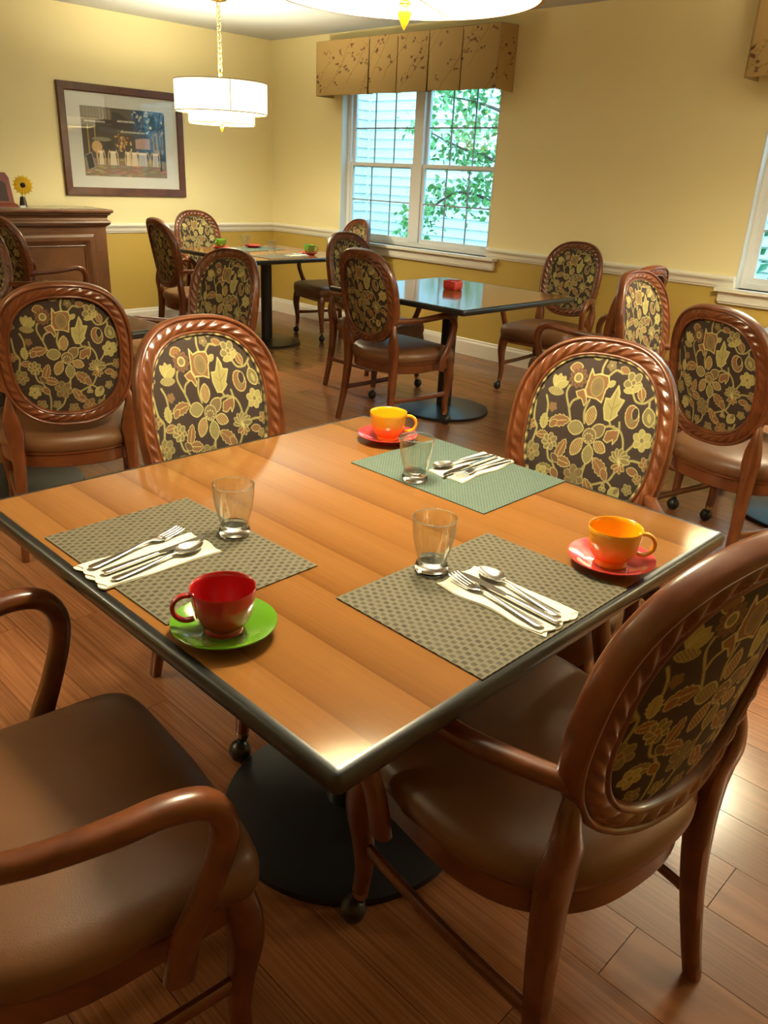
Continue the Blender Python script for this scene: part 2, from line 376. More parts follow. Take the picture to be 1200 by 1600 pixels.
def grid_mesh(name, U, V, pos, mask, cols, mat):
    """U x V vertex grid; keeps quads whose corners are all in mask"""
    idx = -np.ones(U*V, int); keep = np.where(mask.ravel())[0]; idx[keep] = np.arange(len(keep))
    g = idx.reshape(V, U); q = np.stack([g[:-1, :-1], g[:-1, 1:], g[1:, 1:], g[1:, :-1]], -1).reshape(-1, 4)
    q = q[(q >= 0).all(1)]
    me = bpy.data.meshes.new(name); me.from_pydata(pos.reshape(-1, 3)[keep].tolist(), [], q.tolist())
    me.materials.append(M[mat]); color_mesh(me, cols.reshape(-1, 3)[keep])
    me.polygons.foreach_set('use_smooth', [True]*len(me.polygons)); me.update(); return me

# ------------------------------------------------------------------ room shell
XW, YW, ZC, XL, YF = 4.88, 6.40, 2.52, -2.6, -2.4
RAIL = 0.85
W1 = (3.60, 5.38); W2 = (-0.21, 1.573); WZ = (0.815, 2.13)
def wall_seg(mb, y0, y1, z0, z1):
    if z1 <= RAIL: mb.box(XW, XW+0.16, y0, y1, z0, z1, 1)
    elif z0 >= RAIL: mb.box(XW, XW+0.16, y0, y1, z0, z1, 0)
    else: wall_seg(mb, y0, y1, z0, RAIL); wall_seg(mb, y0, y1, RAIL, z1)
mb = MB()
ys = [YF-.16, W2[0], W2[1], W1[0], W1[1], YW+.16]
for i in range(5):
    if i in (1, 3): wall_seg(mb, ys[i], ys[i+1], 0, WZ[0]); wall_seg(mb, ys[i], ys[i+1], WZ[1], ZC)
    else: wall_seg(mb, ys[i], ys[i+1], 0, ZC)
struct(mb.build('wall_right', ['wall_up', 'wall_low'], smooth=False), 'cream wall with gold dado and two windows', 'wall')
mb = MB(); mb.box(XL, XW, YW, YW+.16, 0, RAIL, 1); mb.box(XL, XW, YW, YW+.16, RAIL, ZC, 0)
struct(mb.build('wall_back', ['wall_up', 'wall_low'], smooth=False), 'cream wall with gold dado behind the sideboard and framed picture', 'wall')
mb = MB(); mb.box(XL-.16, XL, YF-.16, YW+.16, 0, RAIL, 1); mb.box(XL-.16, XL, YF-.16, YW+.16, RAIL, ZC, 0)
struct(mb.build('wall_left', ['wall_up', 'wall_low'], smooth=False), 'cream wall with gold dado opposite the windows', 'wall')
mb = MB(); mb.box(XL, XW, YF-.16, YF, 0, RAIL, 1); mb.box(XL, XW, YF-.16, YF, RAIL, ZC, 0)
struct(mb.build('wall_front', ['wall_up', 'wall_low'], smooth=False), 'cream wall with gold dado opposite the framed picture', 'wall')
mb = MB(); mb.box(XL-.16, XW+.16, YF-.16, YW+.16, ZC, ZC+.12)
struct(mb.build('ceiling', 'ceiling', smooth=False), 'smooth white painted ceiling over the dining room', 'ceiling')
mb = MB(); mb.box(XL-.16, XW+.16, YF-.16, YW+.16, -.10, -.004)
floor = struct(mb.build('floor', 'floor_base', smooth=False), 'reddish brown wood plank floor', 'floor')
# planks along y
PW, PL, GAP = 0.1525, 1.22, 0.0016
unit = MB().box(-.5, .5, -.5, .5, -.006, 0).build('plank', 'plank', floor, smooth=False)
first = [unit]
def plank(x0, x1, y0, y1):
    if first: o = first.pop()
    else: o = unit.copy(); C.objects.link(o); o.parent = floor
    o.location = ((x0+x1)/2, (y0+y1)/2, random.uniform(-.0004, 0)); o.scale = (x1-x0-GAP, y1-y0-GAP, 1)
far = MB()
k = 0
x = 0.88-PW*28
while x < XW:
    xa, xb = max(x, XL), min(x+PW, XW)
    if xb-xa > 0.01:
        off = -0.21 if abs(x-0.88) < .01 else (k*0.47 % 1) * PL - 0.4
        y = off - PL*math.ceil((off-YF)/PL)
        while y < YW:
            ya, yb = max(y, YF), min(y+PL, YW)
            if yb-ya > .02:
                near = xa > -0.75 and ya > -1.35
                if near: plank(xa, xb, ya, yb)
                else: far.box(xa+GAP/2, xb-GAP/2, ya+GAP/2, yb-GAP/2, -.006, 0)
            y += PL
    x += PW; k += 1
o = far.build('planks_beyond', 'plank', floor, smooth=False); o['kind'] = 'stuff'

def extrude_profile(prof, axis, a, b, wallpos, sign):
    """prof: (depth from wall, z) loop; runs along axis between a and b"""
    m = MB(); n = len(prof); v = []
    for e in (a, b):
        for d, z in prof:
            v.append((wallpos-sign*d, e, z) if axis == 'y' else (e, wallpos-sign*d, z))
    f = [(i, (i+1) % n, n+(i+1) % n, n+i) for i in range(n)] + [list(range(n)), list(range(n, 2*n))]
    return m.add(v, f)
rail_p = [(0, .808), (.006, .808), (.010, .814), (.010, .820), (.016, .826), (.018, .846), (.022, .856), (.030, .864), (.032, .876), (.026, .884), (.014, .890), (0, .890)]
base_p = [(0, 0), (.016, 0), (.016, .105), (.013, .115), (.010, .120), (.008, .134), (.004, .14), (0, .14)]
for i, (a, b) in enumerate(((YF, W2[0]), (W2[1], W1[0]), (W1[1], YW))):
    struct(extrude_profile(rail_p, 'y', a, b, XW, 1).build('trim_%d' % (i+1), 'trim', smooth=False), ['white chair rail beyond the shrub-side window', 'white chair rail on the wall between the two windows', 'white chair rail between the window and the room corner'][i], 'chair rail')
struct(extrude_profile(rail_p, 'x', XL, XW, YW, 1).build('trim_4', 'trim', smooth=False), 'white chair rail under the framed picture', 'chair rail')
struct(extrude_profile(base_p, 'y', YF, YW, XW, 1).build('baseboard_right', 'trim', smooth=False), 'white baseboard under the windows', 'baseboard')
struct(extrude_profile(base_p, 'x', XL, XW-.016, YW, 1).build('baseboard_back', 'trim', smooth=False), 'white baseboard behind the sideboard', 'baseboard')

# ------------------------------------------------------------------ windows
def window(name, y0, y1, label):
    z0, z1 = WZ
    root = empty(name, (XW, (y0+y1)/2, z0)); struct(root, label, 'window')
    L = (y1-y0)/2
    def B(nm, parts, mat, par=root):
        m = MB()
        for p in parts: m.box(*p)
        return m.build(nm, mat, par, smooth=False)
    H = z1-z0
    # jamb lining of the recess
    B('jamb', [(-.002, .09, -L, -L+.008, 0, H), (-.002, .09, L-.008, L, 0, H), (-.002, .09, -L+.008, L-.008, H-.008, H)], 'jamb')
    B('window_sill', [(-.06, .09, -L-.105, L+.105, -.022, 0)], 'trim')
    ap = B('apron', [(-.030, 0, -L-.085, L+.085, -.085, -.022), (-.022, 0, -L-.08, L+.08, -.098, -.085)], 'trim')
    X0, X1 = .075, .135
    B('window_frame', [(X0, X1, -L+.008, -L+.048, 0, H), (X0, X1, L-.048, L-.008, 0, H), (X0, X1, -L+.048, L-.048, 0, .035), (X0, X1, -L+.048, L-.048, H-.045, H)], 'vinyl_white')
    B('mullion', [(X0-.006, X1, -.052, .052, .035, H-.045)], 'vinyl_white')
    zm = 0.655
    for (ya, yb) in ((-L+.048, -.052), (.052, L-.048)):
        for lower in (True, False):
            za, zb = (.035, zm+.02) if lower else (zm-.02, H-.045)
            xo = .082 if lower else .108; t = .030
            s = B('sash', [(xo, xo+.025, ya, ya+t, za, zb), (xo, xo+.025, yb-t, yb, za, zb), (xo, xo+.025, ya+t, yb-t, za, za+t+.006), (xo, xo+.025, ya+t, yb-t, zb-t, zb)], 'vinyl_white')
            ia, ib, ja, jb = ya+t, yb-t, za+t+.006, zb-t
            B('pane', [(xo+.012, xo+.014, ia, ib, ja, jb)], 'pane', s)
            for q in (1, 2):
                yy = ia+(ib-ia)*q/3; B('muntin', [(xo+.004, xo+.011, yy-.006, yy+.006, ja, jb)], 'muntin', s)
            zz = (ja+jb)/2; B('muntin', [(xo+.004, xo+.0105, ia, ib, zz-.006, zz+.006)], 'muntin', s)
    return root
window('window_1', *W1, 'white double window with grid muntins looking onto pale siding')
window('window_2', *W2, 'white double window farther from the room corner, dark shrub outside')

# valances -----------------------------------------------------------
VB = S(166, 136, 84)
vc = Canvas(0, 2.2, 0, .5, 1760, 400, VB)
rnd = random.Random(3)
for sx in range(16):
    x0 = 0.02+sx*.14; y0 = rnd.uniform(-.05, .2)
    pts = [(x0, y0)]
    for q in range(5): pts.append((pts[-1][0]+rnd.uniform(.02, .07), pts[-1][1]+rnd.uniform(.05, .1)))
    vc.curve(pts, .004, S(128, 96, 50))
    for a, b in pts[1:]:
        d = rnd.choice((-1, 1)); tip = (a+d*rnd.uniform(.04, .07), b+rnd.uniform(-.03, .05)); vc.curve([(a, b), ((a+tip[0])/2, b+.012), tip], .0035, S(128, 96, 50))
        for _ in range(3):
            ex, ey = tip[0]+rnd.uniform(-.018, .018), tip[1]+rnd.uniform(-.018, .018)
            vc.petal(ex, ey, .009, .006, rnd.uniform(0, 3), S(78, 40, 26), pw=.5)
def cloth_panel(name, corners, nu, nv, bulge, parent, u0, u1, thick=.004):
    """corners: bl, br, tl, tr; pattern taken from vc between u0..u1 metres"""
    bl, br, tl, tr = [np.array(c, float) for c in corners]
    u, v = np.meshgrid(np.linspace(0, 1, nu), np.linspace(0, 1, nv))
    P = ((1-u)*(1-v))[..., None]*bl+(u*(1-v))[..., None]*br+((1-u)*v)[..., None]*tl+(u*v)[..., None]*tr
    nrm = np.cross(br-bl, tl-bl); nrm /= np.linalg.norm(nrm)
    P += (bulge*np.sin(PI*u)*(1-.35*v))[..., None]*nrm
    cols = vc.sample(u0+(u1-u0)*u, .45*v+.02)
    me = grid_mesh(name, nu, nv, P, np.ones(u.shape, bool), cols, 'valance')
    o = link(name, me, parent); so = o.modifiers.new('thickness', 'SOLIDIFY'); so.thickness = thick; so.offset = -1
    return o
def valance(y0, y1, label, seams):
    zb, zt, xf = 2.006, 2.425, 4.672
    root = empty('window_valance', (4.88, (y0+y1)/2, zb)); tag(root, label, 'valance', 'pleated fabric valances over the windows')
    r = lambda p: (p[0]-4.88, p[1]-(y0+y1)/2, p[2]-zb)
    edges = [y1]+list(seams)+[y0]
    for i in range(len(edges)-1):
        a, b = edges[i]-.006, edges[i+1]+.006   # a is far end (screen left)
        fl = .002*((i % 2)*2-1)
        cloth_panel('pleat_panel', [r((xf+fl, a, zb+.004*(i % 2))), r((xf+fl, b, zb)), r((xf+.004, a+.003, zt)), r((xf+.004, b-.003, zt))], 60, 60, .016, root, .05+(y1-a)*.95, .05+(y1-b)*.95)
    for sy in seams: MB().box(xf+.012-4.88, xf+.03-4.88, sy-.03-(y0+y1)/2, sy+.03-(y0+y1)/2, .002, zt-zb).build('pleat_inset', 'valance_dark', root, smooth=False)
    cloth_panel('return_panel', [r((xf+.006, y0+.004, zb)), r((4.878, y0, zb-.006)), r((xf+.002, y0, zt)), r((4.878, y0, zt+.01))], 16, 60, .003, root, .2, .4)
    cloth_panel('return_panel', [r((4.878, y1, zb)), r((xf+.002, y1, zb)), r((4.878, y1, zt)), r((xf+.002, y1, zt))], 16, 60, .003, root, .6, .8)
    m = MB(); m.box(xf+.006-4.88, -.002, y0+.006-(y0+y1)/2, y1-.006-(y0+y1)/2, zt-zb-.02, zt-zb-.004); m.build('mounting_board', 'trim', root, smooth=False)
valance(3.50, 5.50, 'tan pleated valance with berry vine embroidery over the grid window', (4.84, 4.515, 4.18, 3.845))
valance(-.33, 1.69, 'tan pleated valance over the window farther from the room corner', (1.03, .70, .36, .02))

# ------------------------------------------------------------------ outside
m = MB(); m.box(5.2, 40, -20, 30, -.30, -.25); tag(m.build('lawn', 'grass', smooth=False), 'green lawn outside the windows', 'lawn')['kind'] = 'stuff'
house = tag(empty('neighbor_house', (8.6, 5, -.25)), 'white clapboard house wing seen through the window', 'house')
m = MB()
bp = [(0, 0), (-.034, 0), (-.034, .012), (-.004, .120), (0, .120)]
v = [(x, y, z) for y in (-13, 3.85) for x, z in bp]
def lap(vv): return MB().add(vv, [(i, (i+1) % 5, 5+(i+1) % 5, 5+i) for i in range(5)]+[(0,1,2,3,4), (5,6,7,8,9)])
b1 = lap(v).build('siding_board', 'siding', house, smooth=False)
b2 = lap([(x, 3.85+yy, z) for x in (0.0, -3.0) for yy, z in bp]).build('siding_board', 'siding', house, smooth=False)
for i in range(1, 42):
    for b in (b1, b2):
        c = b.copy(); C.objects.link(c); c.parent = house; c.location.z = i*.125
m = MB(); m.box(-.05, .0, 3.80, 3.86, 0, 5.25); m.build('corner_board', 'siding', house, smooth=False)
m = MB(); m.box(0, .2, -13, 4.05, 0, 5.3); m.box(-3.0, 0.2, 3.86, 4.05, 0, 5.3); m.build('house_wall', 'siding', house, smooth=False)
def leaves(centers, n, spread, size, rs):
    m = MB(); rr = random.Random(rs)
    for (cx, cy, cz) in centers:
        for _ in range(n):
            p = Vector((cx+rr.gauss(0, spread*1.2), cy+rr.gauss(0, spread), cz+rr.gauss(0, spread*.8)))
            d = Vector((rr.uniform(-1, 1), rr.uniform(-1, 1), rr.uniform(-1.1, .2))).normalized(); s = size*rr.uniform(.7, 1.25)
            sd = d.cross(Vector((rr.uniform(-1, 1), rr.uniform(-1, 1), rr.uniform(-1, 1)))).normalized()*s*.33; nn = d.cross(sd).normalized()*s*.08
            m.add([p, p+d*s*.45+sd+nn, p+d*s, p+d*s*.45-sd+nn], [(0, 1, 2), (0, 2, 3)])
    return m
tree = tag(empty('garden_tree', (6.9, 4.2, -.245)), 'leafy green tree reaching across the window view', 'tree')
cl = [(6.7, 6.05, 1.92), (6.8, 5.8, 2.2), (6.9, 5.6, 2.0), (6.8, 5.42, 2.2), (6.7, 5.4, 1.85), (6.9, 5.15, 2.0), (6.8, 5.15, 1.65), (6.9, 5.5, 1.6), (6.7, 5.72, 1.72), (6.8, 5.3, 2.4), (7.0, 5.7, 2.5),
      (6.8, 5.5, 1.24), (6.7, 5.75, 1.22), (6.8, 5.15, 1.2), (6.9, 5.3, 1.30), (6.7, 5.88, 1.05), (6.7, 6.08, .9), (6.8, 6.25, .78), (6.9, 4.9, 2.2), (6.8, 4.7, 1.8), (6.9, 4.5, 2.3), (6.9, 4.8, 1.4), (6.8, 4.3, 2.0)]
m = leaves([(x-6.9, y-4.2, z+.25) for x, y, z in cl], 75, .105, .078, 5); o = m.build('foliage', 'leaf', tree, smooth=False); o['kind'] = 'stuff'
m = MB(); m.sweep([(0, 0, 0), (.02, .03, 1.0), (0, .05, 2.0), (.05, .1, 3.2)], [(.09, .09), (.075, .075), (.06, .06), (.03, .03)], n=10, smooth=4); m.build('trunk', 'bark', tree)
for e in ([(0, .03, 1.2), (-.1, .7, 1.75), (-.15, 1.35, 1.95), (-.2, 1.9, 2.15)], [(0, .03, 1.0), (-.08, .7, 1.35), (-.12, 1.3, 1.5), (-.2, 1.75, 1.25), (-.2, 2.05, 1.02)], [(.02, .06, 1.6), (-.05, .7, 2.2), (-.05, 1.3, 2.4), (-.1, 1.7, 2.45)]):
    m = MB(); k = len(e); m.sweep(e, [(.025-.02*i/(k-1),)*2 for i in range(k)], n=6, smooth=4); m.build('branch', 'bark', tree)
shrub = tag(empty('garden_shrub', (6.6, 1.0, -.245)), 'dark green shrub outside the window farther from the corner', 'shrub')
m = leaves([(random.uniform(-.5, .5), random.uniform(-1.6, 1.1), random.uniform(.75, 2.3)) for _ in range(60)], 22, .16, .10, 9); o = m.build('foliage', 'leaf_dark', shrub, smooth=False); o['kind'] = 'stuff'
for q in range(4):
    m = MB(); m.sweep([(q*.1-.15, q*.5-.9, 0), (q*.12-.2, q*.55-1.0, 1.0), (q*.15-.25, q*.6-1.1, 2.0)], [(.03, .03), (.02, .02), (.008, .008)], n=6, smooth=3); m.build('stem', 'bark', shrub)

# ------------------------------------------------------------------ pendant lamps
def make_lamp():
    root = empty('pendant_lamp')   # origin on the ceiling
    Z = -ZC
    MB().lathe([(0, 0), (.07, 0), (.07, -.012), (.055, -.022), (.02, -.03), (0, -.032)], 28).build('canopy', 'gold_metal', root)
    m = MB(); z = -.03; i = 0
    while z > 2.03+Z:
        ring = []
        for k in range(10):
            a = 2*PI*k/10; ring.append(Vector(((.016*math.cos(a)) if i % 2 else 0, 0 if i % 2 else .016*math.cos(a), z-.018+.025*math.sin(a))))
        rings = []
        for k in range(10):
            t = (ring[(k+1) % 10]-ring[k-1]).normalized(); nv = Vector((0, 1, 0)) if i % 2 else Vector((1, 0, 0)); b = t.cross(nv)
            rings.append([ring[k]+(nv*math.cos(q*PI/2.5)+b*math.sin(q*PI/2.5))*.0058 for q in range(5)])
        rings.append(rings[0]); m.loft(rings, False, False); z -= .034; i += 1
    m.build('chain', 'chain_metal', root)
    MB().lathe([(0, 2.06+Z), (.012, 2.055+Z), (.016, 2.03+Z), (.009, 2.015+Z), (.02, 2.0+Z), (.022, 1.985+Z), (.008, 1.975+Z), (.008, 1.91+Z), (0, 1.91+Z)], 20).build('stem', 'gold_metal', root)
    R1, R2 = .345, .248
    def drum(nm, R, z0, z1):
        s = MB().lathe([(R, z0+Z), (R, z1+Z), (R-.004, z1+Z), (R-.004, z0+Z), (R, z0+Z)], 72, close=False).build(nm, 'shade', root, angle=30)
        for z in (z0, z1): MB().lathe([(R+.0015, z-.003+Z), (R+.0015, z+.003+Z), (R-.005, z+.003+Z), (R-.005, z-.003+Z), (R+.0015, z-.003+Z)], 72, close=False).build('trim_band', 'shade_trim', s, angle=30)
        return s
    o = drum('outer_shade', R1, 1.768, 1.975)
    m = MB(); a = math.radians(232)
    for dr, zz0, zz1, par, R in ((0, 1.768, 1.975, o, R1),):
        m.box(-.0012, .0012, -.002, .002, zz0+Z, zz1+Z)
    q = m.build('seam', 'shade_trim', o, smooth=False); q.location = (R1*math.cos(a), R1*math.sin(a), 0); q.rotation_euler = (0, 0, a)
    inn = drum('inner_shade', R2, 1.692, 1.80)
    m = MB(); m.box(-.0012, .0012, -.002, .002, 1.692+Z, 1.80+Z); a = math.radians(250)
    q = m.build('seam', 'shade_trim', inn, smooth=False); q.location = (R2*math.cos(a), R2*math.sin(a), 0); q.rotation_euler = (0, 0, a)
    for k in range(3):
        a = 2*PI*k/3; m = MB(); m.sweep([(.006*math.cos(a), .006*math.sin(a), 1.965+Z), ((R1-.002)*math.cos(a), (R1-.002)*math.sin(a), 1.965+Z)], [(.003, .003)]*2, n=6, ref=(0, 0, 1)); m.build('spider_arm', 'gold_metal', root)
    MB().lathe([(.0, 1.703+Z), (.010, 1.702+Z), (.018, 1.695+Z), (.018, 1.688+Z), (.009, 1.682+Z), (.012, 1.676+Z), (0.0, 1.674+Z)], 20).build('finial_cap', 'gold_metal', root)
    MB().lathe([(0, 1.678+Z), (.008, 1.677+Z), (.0135, 1.668+Z), (.013, 1.658+Z), (.007, 1.645+Z), (0, 1.634+Z)], 20).build('finial', 'amber', root)
    for k in range(3):
        a = 2*PI*k/3+.4; c_, s_ = math.cos(a), math.sin(a)
        m = MB(); m.sweep([(.008*c_, .008*s_, 1.697+Z), ((R2-.002)*c_, (R2-.002)*s_, 1.697+Z)], [(.0025, .0025)]*2, n=6, ref=(0, 0, 1)); m.build('finial_spoke', 'gold_metal', root)
    MB().lathe([(0, .05), (.013, .05), (.014, .03), (.028, .008), (.032, -.012), (.024, -.032), (0, -.04)], 18, center=(0, 0, 1.865+Z)).build('bulb', 'bulb', root)
    ld = bpy.data.lights.new('bulb_light', 'POINT'); ld.energy = LAMP_POWER; ld.color = LAMP_COLOR; ld.shadow_soft_size = .12
    lo = bpy.data.objects.new('bulb_light', ld); C.objects.link(lo); lo.parent = root; lo.location = (0, 0, 1.825+Z)
    return root
M['bulb'] = emit('bulb_glow', (1.0, 0.85, 0.55, 1), 4.0)
lamp = make_lamp()
LG = 'two-tier drum pendant lamps'
for i, (x, y, lab) in enumerate(((.70, .625, 'lit drum pendant with amber finial hanging over the table with three placemats'), (3.39, 5.10, 'lit two-tier cream drum pendant on a chain beside the framed picture'),
                                 (3.39, .60, 'added unseen drum pendant brightening the room, over the table by the shrub-side window'),  # added pendant out of view, lifts the room light
                                 (-1.5, 2.9, 'added unseen drum pendant brightening the room, over the open floor beside the grey round table base'), (3.39, -1.5, 'added unseen drum pendant brightening the room, past the shrub-side window'))):  # both pendants here are added out of view to brighten the room
    o = lamp if i == 0 else copy_tree(lamp)
    o.location = (x, y, ZC); o.rotation_euler.z = .25*i; tag(o, lab, 'pendant lamp', LG)

# ------------------------------------------------------------------ floral fabric
BR = S(52, 36, 27); OL = S(116, 102, 62); YG = S(154, 142, 84); GB = S(124, 86, 50); LT = S(182, 168, 106); TN = S(112, 92, 58); DK = S(94, 66, 42)
fc = Canvas(90, 1110, 70, 1130, 1020, 1060, BR); fc.shrink = .90
def stem(*pts): fc.curve(pts, 11, YG, OL)
stem((545, 395), (528, 470), (545, 540)); stem((590, 240), (583, 190), (600, 120)); stem((640, 235), (680, 195), (730, 205)); stem((715, 490), (740, 525), (800, 535), (840, 580), (857, 640))
stem((680, 545), (720, 528), (760, 522)); stem((790, 490), (802, 535)); stem((890, 640), (930, 590), (960, 560)); stem((885, 735), (925, 695), (1000, 690), (1060, 690)); stem((835, 305), (870, 348), (930, 345), (980, 300))
stem((385, 330), (375, 380), (415, 470), (445, 545)); stem((475, 392), (430, 420), (415, 465)); stem((235, 410), (262, 470), (265, 545)); stem((165, 450), (178, 560), (212, 620), (195, 720))
stem((320, 740), (340, 800), (375, 820)); stem((605, 800), (590, 835)); stem((612, 790), (606, 870), (640, 930)); stem((835, 790), (800, 850), (740, 880), (660, 915)); stem((790, 855), (828, 880), (840, 910))
stem((380, 830), (410, 880), (430, 960), (420, 1060)); stem((960, 330), (975, 400)); stem((1000, 600), (1045, 520), (1045, 430)); stem((560, 940), (530, 1010), (470, 1060)); stem((900, 960), (860, 1040), (800, 1090))
# central flower
for cx, cy, hl, hw, tx, ty, f, lat in ((650, 572, 62, 42, 700, 525, TN, None), (580, 487, 62, 38, 585, 425, GB, LT), (688, 665, 52, 35, 735, 685, GB, LT), (615, 725, 64, 40, 617, 795, OL, YG), (522, 692, 66, 38, 492, 760, GB, LT), (490, 577, 60, 46, 428, 577, OL, YG)):
    fc.petal(cx, cy, hl, hw, math.atan2(ty-cy, tx-cx), f, LT, 8, lattice=lat)
fc.disc(600, 612, 56, LT); fc.disc(600, 612, 50, TN)
for k in range(9): fc.disc(596+30*math.cos(k*.7), 622+26*math.sin(k*.7), 6, LT)
# tulip
fc.poly([(512, 210), (535, 245), (580, 232), (640, 238), (658, 290), (640, 320), (632, 398), (590, 382), (520, 378), (500, 340), (505, 290)], GB, LT, 9)
fc.petal(578, 310, 62, 48, 1.5, OL, YG, 6, lattice=GB, pw=.5); fc.disc(578, 310, 22, TN)
fc.poly([(438, 360), (490, 338), (515, 380), (528, 410), (515, 438), (490, 400), (455, 388)], GB, LT, 6); fc.petal(672, 278, 30, 18, -.6, YG, LT, 5)
fc.rosette(640, 172, 30, 5, TN, OL, YG); fc.petal(740, 185, 38, 20, .3, GB, YG, 6); fc.petal(535, 130, 40, 22, -.3, OL, YG, 6)
# leaves
fc.poly([(725, 280), (745, 320), (748, 352), (788, 358), (772, 400), (755, 440), (764, 452), (735, 482), (715, 497), (680, 492), (658, 430), (656, 368), (690, 366), (705, 330)], YG, LT, 8)
fc.line([(722, 310), (718, 485)], 5, OL); fc.line([(720, 420), (760, 385)], 4, OL); fc.line([(718, 430), (680, 395)], 4, OL)
fc.poly([(802, 538), (800, 590), (775, 630), (770, 600), (735, 626), (704, 616), (715, 560), (760, 543)], GB, LT, 6)
fc.petal(365, 552, 78, 38, -.18, GB, LT, 7, vein=LT); fc.petal(325, 575, 34, 22, -.8, GB, LT, 5)
fc.petal(415, 730, 78, 32, -1.25, GB, LT, 7, vein=LT); fc.petal(448, 802, 62, 34, .2, GB, LT, 7, vein=LT); fc.petal(385, 790, 40, 22, -2.4, DK, LT, 5)
fc.petal(722, 788, 84, 42, .68, GB, LT, 7, vein=YG); fc.petal(760, 820, 44, 26, 1.1, GB, LT, 5)
fc.petal(668, 938, 80, 34, 1.0, GB, LT, 7, vein=LT); fc.petal(700, 960, 40, 24, .5, GB, LT, 5)
fc.petal(895, 300, 45, 27, 1.2, GB, LT, 6, vein=LT); fc.petal(955, 755, 44, 25, .1, GB, LT, 6); fc.petal(260, 655, 46, 25, -.1, GB, LT, 6, vein=LT)
fc.petal(255, 570, 52, 30, 1.5, YG, LT, 6, vein=OL); fc.rosette(298, 475, 28, 5, GB, TN, GB)
# paisley, buds, roses
fc.petal(868, 440, 72, 50, 1.3, GB, LT, 8, pw=.5); fc.petal(885, 420, 40, 24, 1.5, BR, LT, 6, pw=.5); fc.disc(868, 470, 22, OL)
fc.petal(980, 420, 60, 42, 1.2, OL, LT, 8); fc.petal(985, 425, 34, 16, 1.2, YG, TN, 5); fc.petal(400, 215, 46, 30, -.2, GB, LT, 7)
fc.rosette(432, 276, 62, 10, DK, GB, GB); fc.disc(432, 276, 34, LT); fc.disc(432, 276, 24, OL)
fc.rosette(820, 245, 64, 5, OL, LT, TN); fc.petal(850, 275, 36, 18, -.9, YG, LT, 5); fc.petal(800, 295, 36, 18, -.2, YG, LT, 5)
for a in (-.9, -.35, .2, .75): fc.petal(300+30*math.cos(a-1.2), 345+30*math.sin(a-1.2), 52, 24, a-1.2, YG, LT, 5)
fc.petal(295, 375, 60, 26, .1, OL, YG, 6, lattice=LT)
for k in range(7): a = PI+k*PI/6; fc.petal(850+36*math.cos(a), 710+36*math.sin(a), 42, 17, a, OL, LT, 6)
for k in range(4): a = .5+k*.7; fc.petal(850+26*math.cos(a), 740+26*math.sin(a), 30, 14, a, GB, LT, 5)
fc.disc(850, 722, 15, LT); fc.rosette(972, 560, 64, 6, YG, LT, OL); fc.rosette(325, 692, 54, 7, OL, LT, GB)
fc.rosette(205, 770, 62, 6, OL, YG, GB); fc.rosette(545, 880, 74, 6, TN, YG, OL); fc.disc(545, 880, 30, OL)
fc.petal(330, 865, 62, 30, .2, OL, YG, 6, vein=LT); fc.petal(400, 885, 40, 26, .9, GB, LT, 6); fc.rosette(300, 900, 50, 5, YG, LT, OL)
fc.petal(855, 920, 52, 40, -.9, YG, LT, 7); fc.petal(870, 900, 30, 18, -.9, OL, LT, 4)
for x, y in ((770, 890), (758, 912), (784, 912)): fc.disc(x, y, 16, LT); fc.disc(x, y, 11, OL)
for x, y, r in ((1030, 690, 40), (1050, 450, 34), (945, 870, 34), (760, 1030, 60), (620, 1050, 46), (870, 1030, 40), (160, 600, 36), (160, 350, 40), (480, 1010, 36), (1000, 790, 30), (350, 1010, 44), (1020, 290, 34), (690, 110, 36), (850, 130, 36), (450, 110, 30)):
    fc.rosette(x, y, r, 5, (OL, GB, TN)[int(x) % 3], (YG, LT)[int(y) % 2], GB)
nz = np.random.RandomState(1); fc.A *= (0.90+.2*nz.rand(fc.H, fc.W))[..., None]

# ------------------------------------------------------------------ chair
A_, B_, ZC_, TILT, YB, EXP, CV = .228, .260, .765, .186, -.288, 2.6, 0.95
st, ct = math.sin(TILT), math.cos(TILT)
def onring(x, w_, d): return (x, YB-w_*st+d*ct+CV*x*x, ZC_+w_*ct+d*st)
def sgp(v, e): return math.copysign(abs(v)**e, v)
